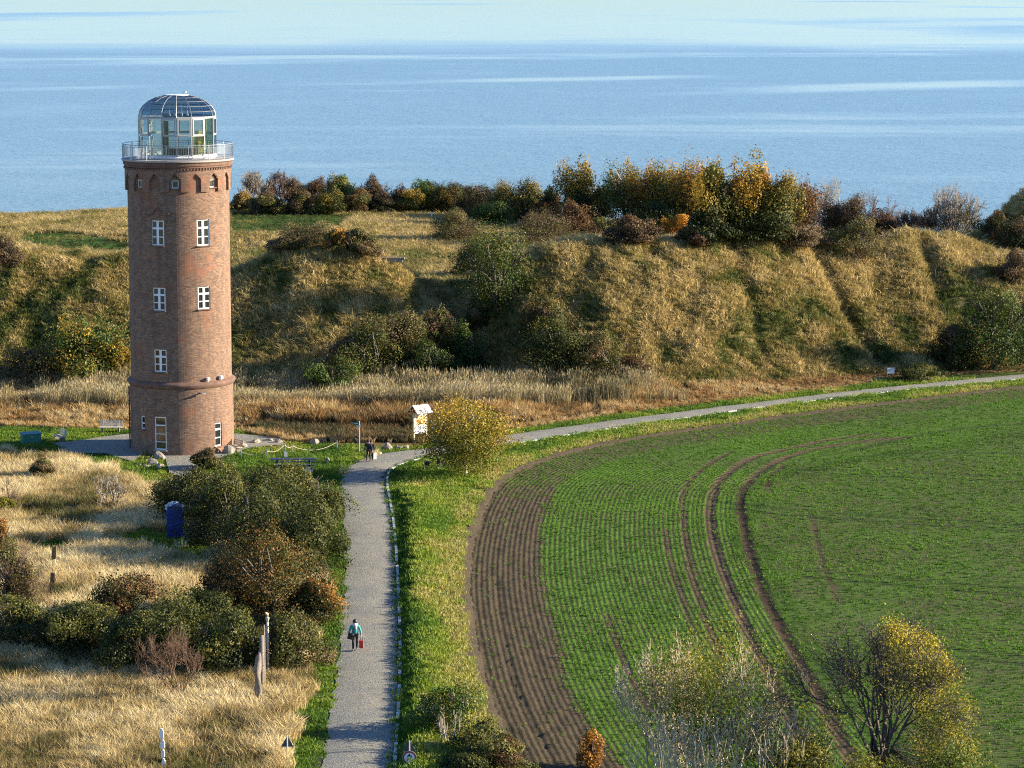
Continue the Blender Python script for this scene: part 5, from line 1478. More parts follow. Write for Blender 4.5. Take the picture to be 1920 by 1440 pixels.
    for (px, py, w, h, kd, sec, lab) in (
        (352, 984, 126, 100, 'dark', ('olive', 0.7), 'dark bush behind the blue column, left end of the big thicket'),
        (420, 1014, 140, 134, 'dark', ('olive', 0.65), 'dark olive bush just right of the blue column'),
        (500, 962, 160, 78, 'dark', ('olive', 0.6), 'topmost bush of the big thicket, near the dark rail'),
        (570, 995, 160, 116, 'dark', ('olive', 0.7), 'tallest dark bush of the big thicket'),
        (490, 1045, 170, 130, 'dark', ('olive', 0.75), 'dark bush in the middle of the big thicket'),
        (592, 1062, 120, 124, 'olive', ('dark', 0.4), 'olive bush beside the path at the right side of the big thicket'),
        (610, 1000, 80, 70, 'olive', ('dark', 0.5), 'small olive bush beside the path, above the right side of the thicket'),
        (560, 1085, 90, 60, 'dark', ('red', 0.8), 'low dark bush between the big thicket and the orange bush')):
        P_(px, py, w, h, kd, lab, group=g5, second=sec, ls=0.13, maxn=17000, nb=40, flat=1.35)
    P_(505, 1176, 235, 168, 'orange', 'large orange and dark green bush below the big thicket', group=g5, second=('dark', 0.45), ls=0.12, maxn=24000, nb=50)
    P_(425, 1160, 110, 110, 'dark', 'dark red bush at the left side of the orange bush', group=g5, second=('red', 0.55), ls=0.12, nb=26)
    P_(590, 1178, 100, 90, 'dark', 'dark leaning bush between the orange bush and the path', group=g5, second=('orange', 0.6), ls=0.12)
    for (px, py, w, h, kd, sec, lab) in (
        (55, 1215, 160, 90, 'dark', ('olive', 0.6), 'leftmost dark olive bush of the lower hedge'),
        (150, 1232, 160, 100, 'dark', ('olive', 0.6), 'dark olive bush, second from the left in the lower hedge'),
        (235, 1185, 150, 100, 'dark', ('red', 0.7), 'dark bush with reddish twigs at the top of the lower hedge'),
        (255, 1262, 160, 110, 'dark', ('olive', 0.65), 'dark olive bush at the lower rim of the lower hedge'),
        (335, 1235, 160, 112, 'olive', ('dark', 0.5), 'olive bush above the red leafless shrub'),
        (425, 1268, 160, 122, 'dark', ('olive', 0.6), 'dark olive bush left of the wooden posts'),
        (395, 1200, 140, 90, 'dark', ('olive', 0.7), 'small dark bush between the olive bush and the orange bush'),
        (555, 1256, 130, 108, 'olive', ('brown', 0.6), 'grey olive bush right of the wooden posts')):
        P_(px, py, w, h, kd, lab, group='bushes of the lower hedge', second=sec, ls=0.125, maxn=15000, nb=36, flat=1.1)
    P_(334, 1312, 136, 128, None, 'red brown leafless shrub standing in the straw meadow', 'shrub', 'shrub', group=g4, stems=8, levels=4, kids=2, bark=plain('red_twigs', (0.16, 0.095, 0.055), 0.9, var=0.3), r0=0.04)
    P_(30, 1150, 120, 130, None, 'brown leafless shrub at the left edge above the lower hedge', 'shrub', 'shrub', group=g4, stems=9, levels=4, kids=2, bark=M_BROWNB, r0=0.05)
    P_(18, 1150, 110, 130, 'brown', 'brown bush at the left edge beside the brown sign boards', group=g4, cover=0.35, ls=0.11, second=('olive', 0.5))
    P_(2, 1050, 40, 75, 'orange', 'rusty orange bush at the left edge above the brown boards', group=g4, cover=0.7, ls=0.12)
    # ---- tree by the bend
    P_(872, 893, 160, 134, 'yellow', 'round golden green tree at the bend of the path', 'tree', 'tree', z0f=0.14, second=('gold', 0.55), stems=1, ls=0.15, cover=1.7, nb=44, maxn=17000, levels=3, twigs=1, bark=M_PALEB, r0=0.16, flat=1.0)
    # ---- bottom: shrubs under the camera side
    g6 = 'shrubs and trees on the near bank'
    def near(px, pyt, depth, hm, wm, *a, **k):
        """stands at a given distance, its top seen at photo row pyt"""
        aa, bb, cc = [float(v) for v in ray(px, pyt)]
        x = aa / bb * depth; zt_ = CZ + cc / bb * depth
        s = F / (depth * cp + 30 * sp)
        return P_(px, 0, wm * s, (zt_ + 0.5) * s if hm is None else hm * s, *a, at=(x, depth, (-0.5 if hm is None else zt_ - hm)), **k)
    near(835, 1290, 134, None, 3.6, 'green', 'thin green willow bush with white stem beside the path', group=g6, cover=0.4, ls=0.11, second=('yellow', 0.6), twigs=1, bark=M_PALEB, maxn=9000)
    near(838, 1330, 131, None, 2.4, None, 'pale white stemmed sapling inside the willow bush', 'sapling', 'sapling', group=g6, stems=3, levels=3, kids=2, bark=M_PALEB, r0=0.06)
    near(900, 1360, 130, None, 3.2, 'olive', 'grey olive bush at the bottom beside the ploughed strip', group=g6, cover=0.7, ls=0.11, second=('dark', 0.5))
    near(950, 1390, 128, None, 3.0, 'red', 'dark red bush at the bottom left of the ploughed strip', group=g6, cover=0.7, ls=0.11, second=('olive', 0.5))
    near(870, 1415, 127, None, 3.4, 'dark', 'dark bush at the bottom edge right of the round sign', group=g6, cover=0.7, ls=0.11)
    near(1105, 1372, 129, None, 1.2, 'bright', 'slender bright orange sapling at the bottom edge', 'sapling', 'sapling', group=g6, cover=0.45, ls=0.11, second=('orange', 0.6))
    near(1362, 1196, 122, None, 7.2, 'yellow', 'half bare tree with olive yellow leaves behind the pale thicket', 'tree', 'tree', group=g6, stems=5, cover=0.26, ls=0.11, second=('olive', 0.5), twigs=1, levels=4, kids=2, mr=0.36, bark=M_CREAM, r0=0.09, maxn=14000, z0f=0.3)
    near(1230, 1215, 123, None, 4.0, None, 'leafless spreading branches at the left of the half bare tree', 'shrub', 'shrub', group=g6, stems=6, levels=4, kids=2, mr=0.4, bark=M_CREAM, r0=0.06)
    near(1300, 1345, 119, None, 5.4, None, 'pale twiggy thicket at the bottom, left half', 'thicket', 'thicket', group=g6, stems=24, levels=2, kids=2, mr=0.6, bark=M_CREAM, r0=0.04, upright=1.6, spread=0.4)
    near(1430, 1330, 119, None, 5.4, None, 'pale twiggy thicket at the bottom, right half', 'thicket', 'thicket', group=g6, stems=24, levels=2, kids=2, mr=0.6, bark=M_CREAM, r0=0.04, upright=1.6, spread=0.4)
    near(1500, 1395, 118, None, 4.0, 'yellow', 'yellow brown bush at the bottom between thicket and big tree', group=g6, cover=0.4, ls=0.11, second=('olive', 0.5))
    # the big yellow tree, bottom right
    aa, bb, cc = [float(v) for v in ray(1650, 1440)]
    dT = 120.0; xT = aa / bb * dT; zT = CZ + (float(ray(1650, 1165)[2]) / float(ray(1650, 1165)[1])) * dT
    root = empty('tree', (xT, dT, -0.3), 0, 'big tree with yellow leaves on its right side at the bottom right', 'tree', g6)
    r = np.random.default_rng(77)
    S, T = grow(r, zT - 2.3, 7.9, 10, 4, 0.10, kids=2, minr=0.010, up=0.5, spread=0.8)
    S[:, 2] += 2.6; S[:, 5] += 2.6; T[:, 2] += 2.6
    add('trunk', seg_mesh('trunk', S), M_BARK, root)
    S2 = [(0, 0, -0.2, 0.05, 0, 2.2, 0.24, 0.19), (0.05, 0, 2.2, 0.15, 0, 4.4, 0.19, 0.14), (0.15, 0, 4.4, 0.1, 0.1, 6.6, 0.14, 0.09)]
    add('main_stem', seg_mesh('main_stem', S2), M_BARK, root)
    # leaves hang on the twig tips, thick on the sunny right side, thin on the left
    cz_, rz_, rx_ = 4.1, zT + 0.3 - 4.1, 4.15
    cen = []; cnt = []; TW = []
    nodes = S[:, 3:6]
    for k in range(330):
        edge = k < 250
        an = math.radians(r.uniform(-52, 88) if edge else r.uniform(60, 200)); rho = math.sqrt(r.uniform(0.22, 1.0)) if edge else r.uniform(0.4, 1.0)
        c = np.array([rho * math.cos(an) * rx_ * 0.97, r.uniform(-1, 1) * 3.2 * math.sqrt(max(0.05, 1 - rho * rho * 0.8)), cz_ + rho * math.sin(an) * rz_])
        if c[2] < 0.6: continue
        cen.append(c); cnt.append(int(r.uniform(30, 105)) if edge else int(r.uniform(6, 30)))
        nn = nodes[np.argmin(((nodes - c) ** 2 * [1, 1, 1.6]).sum(1))]
        md = (nn + c) / 2 + r.normal(0, 0.1, 3)
        TW.append((*nn, *md, 0.014, 0.011)); TW.append((*md, *c, 0.011, 0.008))
        for _ in range(3):
            TW.append((*md, *(c + r.normal(0, 0.3, 3)), 0.009, 0.006))
    add('twigs', seg_mesh('twigs', TW), M_BARK, root)
    q = np.repeat(np.array(cen), cnt, axis=0); q = q + r.normal(0, 0.27, q.shape)
    cl = fbm(q[:, 0] * 1.2, q[:, 2] * 1.2, 5, 2)
    me = leaf_mesh('crown', q, 0.105, np.zeros(q.shape) + [0, 0, 0.4], np.clip(0.50 + (cl - 0.5) * 1.2 + 0.25 * (q[:, 2] / zT) + r.normal(0, 0.15, len(q)), 0, 1), r)
    add('crown', me, MATS['yellow'], root)
    near(1790, 1395, 117, None, 4.6, 'yellow', 'leafy yellow green bush under the right side of the big tree', group=g6, cover=0.7, ls=0.11, second=('green', 0.4))
    near(1640, 1425, 116, None, 3.6, 'yellow', 'yellow bush at the bottom edge under the big tree', group=g6, cover=0.4, ls=0.11, second=('olive', 0.5))
make_vegetation()
# ------------------------------------------------------------------ small things
M_WOODL = plain('pale_wood', (0.55, 0.47, 0.34), 0.8, var=0.2, vscale=4, bump=0.3)  # pale wood, tone varied at random
M_WOODD = plain('grey_weathered_wood', (0.20, 0.165, 0.13), 0.9, var=0.35, vscale=4, bump=0.6, bscale=14)
M_WOODB = plain('brown_board', (0.20, 0.115, 0.05), 0.8, var=0.2)
M_SIGNG = plain('green_sign', (0.02, 0.14, 0.08), 0.5, var=0.1)
M_POLE = plain('grey_pole', (0.50, 0.50, 0.49), 0.4, 0.3, var=0.08)
M_STONE = plain('field_stone', (0.27, 0.235, 0.18), 0.9, var=0.3, vscale=3, bump=0.8, bscale=8)
M_BLACK = plain('black_metal', (0.015, 0.015, 0.017), 0.4, 0.2)
M_SKIN = plain('skin', (0.48, 0.28, 0.19), 0.6, var=0.08)
def onground(px, py):
    x, y, z = hit(px, py); return x, y, z

def bench(px, py, rz, label, back=True, length=1.9, col=None):
    x, y, z = onground(px, py); m = col or M_WOODL
    o = empty('bench', (x, y, z), rz, label, 'bench', 'benches around the tower')
    for k in range(3):
        b = MB(); b.box((0, -0.20 + 0.17 * k, 0.45), (length, 0.13, 0.05)); b.build('seat_slat', m, o)
    if back:
        for k in range(3):
            b = MB(); b.box((0, 0.29 + 0.03 * k, 0.60 + 0.16 * k), (length, 0.035, 0.11), rx=-0.15); b.build('back_slat', m, o)
    for s in (-1, 1):
        b = MB(); b.box((s * length * 0.36, 0, 0.21), (0.12, 0.44, 0.42)); b.build('leg', M_WOODD, o)
        if back:
            b = MB(); b.tube([(s * length * 0.36, 0.2, 0.3), (s * length * 0.36, 0.36, 1.0)], 0.03, 4); b.build('back_post', M_WOODD, o)
def boulder(px, py, w, h, label, group='boulders beside the lawns and paving', col=None):
    x, y, z = onground(px, py); s = F / y
    r = np.random.default_rng(int(px * 7 + py))
    mb = MB(); mb.lathe([(0.02, -0.3), (0.4, -0.28), (0.52, 0.0), (0.5, 0.3), (0.42, 0.5), (0.27, 0.66), (0.02, 0.70)], 10)
    V = np.array(mb.v); V = V + (np.stack([vnoise(V[:, 0] * 2 + px, V[:, 2] * 2 + V[:, 1] * 2, k) for k in range(3)], 1) - 0.5) * 0.45
    V[:, 0] *= w / s; V[:, 1] *= w / s; V[:, 2] *= h / s / 0.75
    mb.v = [tuple(v) for v in V]
    o = mb.build('boulder', col or M_STONE, None, (x, y, z), False); o.rotation_euler = (0, 0, r.uniform(0, 6))
    tag(o, label, 'boulder', group)

def skin_obj(name, verts, edges, radii, mat, parent, sub=1):
    me = bpy.data.meshes.new(name); me.from_pydata(verts, edges, []); me.update(); me.materials.append(mat)
    o = add(name, me, None, parent)
    md = o.modifiers.new('skin', 'SKIN'); md.use_smooth_shade = True
    sv = me.skin_vertices[0].data
    for i, rr in enumerate(radii):
        sv[i].radius = (rr, rr) if not hasattr(rr, '__len__') else rr
        sv[i].use_root = (i == 0)
    ss = o.modifiers.new('sub', 'SUBSURF'); ss.levels = sub; ss.render_levels = sub
    return o

def person(px, py, h, face, label, jacket, trousers, hat, step=0.18, scarf=None, arms=((-0.28, 0.05), (0.30, 0.0)), hatmat=None, group=None):
    """a walking adult; face = heading angle, 0 looks at the camera (-Y)"""
    x, y, z = onground(px, py); z = 0.1 if z < 0.1 else z
    o = empty('person', (x, y, z), face, label, 'person', group)
    k = h / 1.75; v = lambda a, b, c: (a * k, b * k, c * k)
    al, ar = arms
    V = [v(0, 0, 0.98), v(0, 0.0, 1.14), v(0, 0, 1.32), v(0, 0, 1.45), v(0, -0.01, 1.53), v(0, -0.02, 1.62), v(0, -0.02, 1.71),
         v(-0.10, 0, 0.90), v(-0.11, -step * 0.6, 0.50), v(-0.11, -step, 0.09), v(-0.115, -step - 0.16, 0.03),
         v(0.10, 0, 0.90), v(0.10, 0.02, 0.50), v(0.10, step + 0.05, 0.10), v(0.105, step - 0.10, 0.03),
         v(-0.19, 0, 1.42), v(al[0] * 0.95, al[1] * 0.3, 1.14), v(al[0] * 1.1, al[1] - 0.06, 0.90), v(al[0] * 1.12, al[1] - 0.08, 0.80),
         v(0.19, 0, 1.42), v(ar[0] * 0.95, ar[1] * 0.3, 1.14), v(ar[0] * 1.05, ar[1] - 0.04, 0.90), v(ar[0] * 1.06, ar[1] - 0.05, 0.80)]
    E = [(0, 1), (1, 2), (2, 3), (3, 4), (4, 5), (5, 6), (0, 7), (7, 8), (8, 9), (9, 10), (0, 11), (11, 12), (12, 13), (13, 14), (3, 15), (15, 16), (16, 17), (17, 18), (3, 19), (19, 20), (20, 21), (21, 22)]
    R = [(0.15, .10), (0.14, .10), (0.16, .11), (0.12, .08), 0.055, 0.085, 0.075, 0.085, 0.06, 0.042, 0.035, 0.085, 0.06, 0.042, 0.035, 0.06, 0.045, 0.035, 0.03, 0.06, 0.045, 0.035, 0.03]
    sc_ = lambda q: tuple(t * k for t in q) if hasattr(q, '__len__') else q * k
    body = skin_obj('body', V, E, [sc_(q) for q in R], M_SKIN, o)
    # fingers
    for s, (hx, hy, hz) in ((-1, V[18]), (1, V[22])):
        for f in range(4):
            fx = hx + (f - 1.5) * 0.004 * k; fy = hy + (f - 1.5) * 0.022 * k; ln = (0.075, 0.085, 0.08, 0.06)[f] * k
            skin_obj('finger', [(fx, fy, hz + 0.01), (fx - s * 0.006, fy - 0.002, hz - ln * 0.55), (fx - s * 0.02, fy - 0.004, hz - ln)], [(0, 1), (1, 2)], [0.010 * k, 0.009 * k, 0.007 * k], M_SKIN, body)
        skin_obj('thumb', [(hx, hy - 0.03 * k, hz + 0.03), (hx - s * 0.02, hy - 0.055 * k, hz - 0.02), (hx - s * 0.03, hy - 0.05 * k, hz - 0.05)], [(0, 1), (1, 2)], [0.012 * k, 0.010 * k, 0.008 * k], M_SKIN, body)
    # face: nose, eyes, mouth, ears
    mb = MB(); mb.box(v(0, -0.115, 1.62), (0.03, 0.04, 0.045)); mb.build('nose', M_SKIN, body)
    for s in (-1, 1):
        mb = MB(); mb.box(v(s * 0.032, -0.103, 1.645), (0.024, 0.012, 0.012)); mb.build('eye', M_BLACK, body)
        mb = MB(); mb.box(v(s * 0.09, -0.015, 1.625), (0.018, 0.03, 0.055)); mb.build('ear', M_SKIN, body)
    mb = MB(); mb.box(v(0, -0.103, 1.578), (0.045, 0.01, 0.01)); mb.build('mouth', plain('lips', (0.35, 0.12, 0.10)), body)
    # clothes
    skin_obj('trousers', [V[0], V[7], V[8], V[9], V[11], V[12], V[13]], [(0, 1), (1, 2), (2, 3), (0, 4), (4, 5), (5, 6)], [sc_((0.165, .12)), 0.105 * k, 0.075 * k, 0.062 * k, 0.105 * k, 0.075 * k, 0.062 * k], trousers, o)
    skin_obj('jacket', [v(0, 0, 0.90), V[1], V[2], v(0, 0, 1.46), V[15], V[16], V[17], V[19], V[20], V[21]], [(0, 1), (1, 2), (2, 3), (3, 4), (4, 5), (5, 6), (3, 7), (7, 8), (8, 9)],
             [sc_((0.20, .14)), sc_((0.185, .135)), sc_((0.205, .14)), sc_((0.12, .10)), 0.085 * k, 0.065 * k, 0.052 * k, 0.085 * k, 0.065 * k, 0.052 * k], jacket, o)
    for s, a in ((-1, V[10]), (1, V[14])):
        b = V[9] if s < 0 else V[13]
        skin_obj('shoe', [(b[0], b[1] + 0.02, 0.06), (a[0], a[1], 0.045)], [(0, 1)], [0.055 * k, 0.045 * k], M_BLACK, o)
    mb = MB(); mb.lathe([(0.125, -0.10), (0.13, -0.02), (0.12, 0.06), (0.075, 0.12), (0.01, 0.135)], 12, v(0, 0.005, 1.665)); mb.build('hat' if hat else 'hair', hatmat or M_BLACK, o, smoothf=True)
    if scarf:
        mb = MB(); mb.lathe([(0.09, 0.10), (0.15, 0.07), (0.17, 0.0), (0.14, -0.07), (0.07, -0.08)], 12, v(0, -0.02, 1.49)); mb.box(v(0.05, -0.17, 1.36), (0.10, 0.05, 0.22)); mb.build('scarf', scarf, o, smoothf=True)
    return o, (x, y, z), V

def make_things():
    bench(208, 811, 0.0, 'white slatted bench standing left of the tower in front of the weeds', col=plain('cream_wood', (0.72, 0.66, 0.52), 0.7, var=0.08))
    bench(112, 828, -1.05, 'pale wooden bench seen side on beside the green box', length=1.7)
    bench(441, 848, -0.95, 'pale wooden bench seen end on right of the tower door', length=1.6)
    # green box
    x, y, z = onground(58, 832); o = empty('storage_box', (x, y, z), 0.45, 'green storage box with sloping lid standing left of the benches', 'box')
    mb = MB(); mb.box((0, 0, 0.42), (1.55, 0.8, 0.84)); mb.build('box_body', plain('green_paint', (0.02, 0.16, 0.10), 0.5), o, bevel=0.03)
    mb = MB(); mb.box((0, 0, 0.88), (1.68, 0.92, 0.07), rx=0.08); mb.build('lid', plain('teal_lid', (0.04, 0.18, 0.17), 0.45), o)
    mb = MB(); mb.box((0, -0.42, 0.62), (0.16, 0.03, 0.10)); mb.build('latch', M_STEEL, o)
    # boulders
    for (px, py, w, h, lab) in ((298, 862, 22, 14, 'large round boulder at the tower foot beside the glazed door'), (286, 872, 22, 14, 'brown boulder in front of the large round one at the tower foot'),
        (275, 877, 14, 6, 'small pale stone at the left of the tower foot stones'), (300, 877, 14, 8, 'small pale stone below the large round boulder'), (262, 873, 8, 5, 'tiny pale stone farthest left at the tower foot'),
        (428, 852, 20, 18, 'tawny boulder leaning at the bench right of the tower'), (728, 843, 14, 13, 'tallest white stone left of the notice board'), (744, 842, 8, 7, 'small stone right of the tallest white stone'),
        (751, 843, 10, 7, 'flat pale stone in the row left of the notice board'), (762, 843, 8, 9, 'rightmost pale stone in the row left of the notice board'), (716, 843, 7, 6, 'small stone left of the tallest white stone'),
        (613, 866, 9, 8, 'lone pale stone on the lawn beside the rope fence'), (590, 833, 16, 10, 'curved pale stone in the weeds above the rope fence'), (710, 851, 12, 5, 'flat stone at the lawn edge by the path'),
        (455, 840, 16, 9, 'grey stone behind the bench right of the tower'), (480, 832, 18, 10, 'grey stone, second on the rim of the right paving'), (505, 829, 18, 9, 'grey stone, third on the rim of the right paving'), (523, 832, 14, 8, 'grey stone at the right end of the paving rim'),
        (115, 847, 8, 6, 'white stone at the edge of the left paving'), (160, 850, 7, 4, 'small white stone on the lawn edge by the left paving')):
        boulder(px, py, w, h, lab)
    # signpost
    x, y, z = onground(674, 848); o = empty('signpost', (x, y, z), 0, 'slim grey signpost with green arrow and small white plate by the lawn', 'signpost')
    mb = MB(); mb.tube([(0, 0, 0), (0, 0, 2.5)], 0.045, 8); mb.build('pole', M_POLE, o)
    mb = MB(); mb.prism([(-0.55, 2.33), (-0.47, 2.45), (-0.02, 2.45), (-0.02, 2.21), (-0.47, 2.21)], -0.08, -0.05); mb.build('arrow_plate', M_SIGNG, o)
    mb = MB(); mb.box((-0.26, -0.084, 2.33), (0.3, 0.004, 0.05)); mb.build('lettering', M_WHITE, o)
    mb = MB(); mb.prism([(-0.16, 1.98), (0.02, 2.0), (0.14, 2.12), (0.14, 2.2), (-0.14, 2.12)], -0.09, -0.06); mb.build('white_plate', M_WHITE, o)
    # notice board with a roof
    x, y, z = onground(788, 828); o = empty('notice_board', (x, y, 0.0), 0.62, 'roofed notice board with map posters beside the small tree', 'notice board')
    for s in (-0.62, 0.62):
        mb = MB(); mb.box((s, 0, 1.2), (0.1, 0.1, 2.4)); mb.build('post', M_WOODL, o)
    mb = MB(); mb.box((0, 0, 1.45), (1.12, 0.06, 1.6)); pan = mb.build('board', M_WHITE, o)
    def poster():
        m, nt, out = newmat('map_poster'); b = nt.nodes.new('ShaderNodeBsdfPrincipled'); tc = nt.nodes.new('ShaderNodeTexCoord').outputs['Object']
        r = ramp(nt, [(0.35, (0.75, 0.68, 0.5)), (0.5, (0.8, 0.42, 0.10)), (0.58, (0.55, 0.12, 0.04)), (0.62, (0.8, 0.6, 0.2))], noise(nt, 3.5, 3, 0.6, tc)); L(nt, r.outputs[0], b.inputs[0]); L(nt, b.outputs[0], out.inputs[0]); return m
    def poster2():
        m, nt, out = newmat('text_poster'); b = nt.nodes.new('ShaderNodeBsdfPrincipled'); tc = nt.nodes.new('ShaderNodeTexCoord').outputs['Object']
        r = ramp(nt, [(0.4, (0.8, 0.82, 0.85)), (0.56, (0.75, 0.78, 0.84)), (0.6, (0.2, 0.26, 0.45))], noise(nt, 6, 2, 0.6, tc)); L(nt, r.outputs[0], b.inputs[0]); L(nt, b.outputs[0], out.inputs[0]); return m
    mb = MB(); mb.box((0.06, -0.036, 1.78), (0.88, 0.012, 0.78)); mb.build('map_poster', poster(), o)
    mb = MB(); mb.box((0, -0.036, 0.98), (1.0, 0.012, 0.62)); mb.build('text_poster', poster2(), o)
    M_RW = plain('pale_roof_sheet', (0.62, 0.60, 0.56), 0.6, var=0.12); M_RU = plain('dark_red_underside', (0.12, 0.05, 0.04), 0.8)
    for s in (-1, 1):
        mb = MB(); mb.box((0, s * 0.40, 2.72), (1.55, 0.98, 0.05), rx=-s * 0.66); mb.build('roof_panel', M_RW, o)
        mb = MB(); mb.box((0, s * 0.385, 2.675), (1.48, 0.94, 0.04), rx=-s * 0.66); mb.build('roof_boards', M_RU, o)
    for s in (-0.66, 0.66):
        mb = MB(); mb.prism([(-0.6, 2.46), (0.6, 2.46), (0, 2.94)], -0.02, 0.02); g_ = mb.build('gable', M_RU, o); g_.location = (s, 0, 0); g_.rotation_euler = (0, 0, PI / 2)
    # slim poles right of the board
    x, y, z = onground(810, 836); o = empty('slim_pole', (x, y, 0), 0, 'slim pale pole with small plates between notice board and tree', 'pole')
    mb = MB(); mb.box((0, 0, 1.4), (0.07, 0.07, 2.8)); mb.build('pole', M_WOODL, o)
    for zz in (0.9, 1.5): 
        mb = MB(); mb.box((0.06, -0.05, zz), (0.2, 0.02, 0.1)); mb.build('plate', M_WHITE, o)
    # white board by the far road
    x, y, z = onground(1670, 706); o = empty('white_board', (x, y, z), 0.15, 'blank white board on two posts beside the far road', 'sign')
    mb = MB(); mb.box((0, 0, 0.55), (0.72, 0.03, 0.56)); mb.build('board', M_WHITE, o)
    for s in (-0.3, 0.3): mb = MB(); mb.box((s, 0.03, 0.3), (0.05, 0.04, 0.7)); mb.build('post', M_POLE, o)
    # small white post on the plateau
    x, y, z = onground(809, 412); o = empty('marker_post', (x, y, z), 0, 'small white marker post on the plateau before the cliff hedge', 'post')
    mb = MB(); mb.box((0, 0, 0.45), (0.12, 0.1, 0.9)); mb.build('post', M_WHITE, o); mb = MB(); mb.box((0, 0, 0.95), (0.35, 0.08, 0.22)); mb.build('plate', M_WHITE, o)
    # rope fence
    X = [onground(p, q) for p, q in ((452, 858), (500, 858), (534, 853), (548, 851), (632, 843))]
    o = empty('rope_fence', (X[0][0], X[0][1], 0), 0, 'low rope fence on wooden pegs along the lawn right of the tower', 'fence')
    o_ = X[0]; hs = [0.55, 0.6, 0.9, 0.7, 0.65]
    for (a, b, c), hh in zip(X, hs):
        mb = MB(); mb.box((a - o_[0], b - o_[1], c + hh / 2), (0.08, 0.08, hh + .1)); mb.build('post', M_WOODL, o)
    for i in range(4):
        p, q = Vector((X[i][0] - o_[0], X[i][1] - o_[1], X[i][2] + hs[i] - 0.06)), Vector((X[i + 1][0] - o_[0], X[i + 1][1] - o_[1], X[i + 1][2] + hs[i + 1] - 0.06))
        pts = [p.lerp(q, t / 10) - Vector((0, 0, (0.12 + 0.09 * (q - p).length) * (1 - (2 * t / 10 - 1) ** 2))) for t in range(11)]
        mb = MB(); mb.tube(pts, 0.02, 5); mb.build('rope', M_WOODL, o)
    x, y, z = onground(536, 859); o = empty('small_plaque', (x, y, z), 0.1, 'small pale plaque leaning in the lawn by the rope fence', 'plaque')
    mb = MB(); mb.box((0, 0, 0.25), (0.26, 0.06, 0.5), rx=-0.15); mb.build('plate', plain('pale_stone', (0.6, 0.58, 0.5)), o); mb = MB(); mb.box((0, 0.05, 0.1), (0.1, 0.1, 0.25)); mb.build('foot', M_WOODD, o)
    # long dark rail and memorial flowers behind the thicket
    x, y, z = onground(550, 880); o = empty('picnic_table', (x, y, z), 0.03, 'long dark picnic table with side benches behind the big thicket', 'table')
    M_NAVY = plain('dark_blue_wood', (0.035, 0.05, 0.075), 0.6)
    for k in range(3): mb = MB(); mb.box((0, -0.22 + 0.24 * k, 0.78), (3.6, 0.2, 0.06)); mb.build('table_plank', M_NAVY, o)
    for s in (-1, 1): mb = MB(); mb.box((0.1, s * 0.85, 0.44), (3.2, 0.26, 0.06)); mb.build('seat', M_NAVY, o)
    for s in (-1, 1): mb = MB(); mb.box((s * 1.25, 0, 0.4), (0.12, 1.5, 0.08)); mb.box((s * 1.25, 0, 0.38), (0.14, 0.3, 0.76)); mb.build('leg', M_NAVY, o)
    x, y, z = onground(578, 893); o = empty('flower_pot', (x, y, z), 0, 'pot of red and white flowers in front of the dark picnic table', 'flower pot')
    mb = MB(); mb.lathe([(0.15, 0), (0.22, 0.3), (0.2, 0.31), (0.01, 0.28)], 12); mb.build('pot', M_STONE, o)
    r = random.Random(2); a_ = MB(); b_ = MB()
    for k in range(26):
        q = (r.uniform(-.3, .3), r.uniform(-.25, .25), r.uniform(0.35, 0.75)); (a_ if k % 2 else b_).box(q, (0.09, 0.09, 0.08), r.uniform(0, 3), r.uniform(0, 1))
    a_.build('red_flowers', plain('red_petals', (0.5, 0.03, 0.03)), o); b_.build('white_flowers', M_WHITE, o)
    # blue column
    x, y, z = onground(329, 1009); o = empty('blue_column', (x, y, z), 0.12, 'tall blue painted column with pale lichen crust on its rounded top', 'column')
    M_BLUE = plain('blue_paint', (0.004, 0.03, 0.20), 0.45, var=0.15, vscale=2)
    mb = MB(); mb.prism([(-0.58, 0), (0.58, 0), (0.56, 2.0), (0.45, 2.26), (0.2, 2.38), (-0.2, 2.38), (-0.45, 2.26), (-0.58, 2.0)][::-1], -0.35, 0.35); mb.build('shaft', M_BLUE, o, bevel=0.04)
    mb = MB(); r = random.Random(5)
    for k in range(60):
        a = r.uniform(-0.6, 0.62); mb.box((a, r.uniform(-0.38, 0.36), 2.42 - abs(a) ** 2 * 0.75 + r.uniform(-0.12, 0.08)), (r.uniform(.08, .2), r.uniform(.08, .2), r.uniform(.05, .13)), r.uniform(0, 3), r.uniform(-.5, .5), r.uniform(-.5, .5))
    mb.build('lichen_crust', plain('pale_lichen', (0.42, 0.48, 0.5), 0.9, var=0.4, vscale=6), o)
    # brown boards
    x, y, z = onground(96, 1110); o = empty('board_signpost', (x, y, z), -0.35, 'two tilted brown boards on a thin stake at the left', 'sign')
    mb = MB(); mb.tube([(0.12, 0, 0), (0.22, 0, 2.7)], 0.035, 6); mb.build('stake', M_WOODD, o)
    mb = MB(); mb.prism([(0.10, 2.0), (0.42, 2.1), (0.46, 2.9), (0.18, 2.78)], -0.06, -0.02); mb.build('board', M_WOODB, o)
    mb = MB(); mb.prism([(-0.05, 0.35), (0.28, 0.3), (0.32, 1.15), (0.02, 1.2)], -0.06, -0.02); mb.build('board', plain('dark_brown_board', (0.11, 0.06, 0.03)), o)
    # carved wooden posts
    gp = 'carved wooden posts left of the path'
    def pole(px, py, pts, r, label, extra=None, mat=None):
        x, y, z = onground(px, py); o = empty('wooden_post', (x, y, z), 0, label, 'post', gp)
        mb = MB(); mb.tube(pts, r, 8); mb.build('shaft', mat or M_WOODD, o, smoothf=True)
        if extra:
            for nm, m_, mt in extra: m_.build(nm, mt, o)
    e = MB(); e.box((0.3, -0.1, 0.42), (0.34, 0.1, 0.07), ry=0.1); e2 = MB(); e2.tube([(0.45, -0.1, 0.42), (0.62, -0.15, 0)], 0.03, 5)
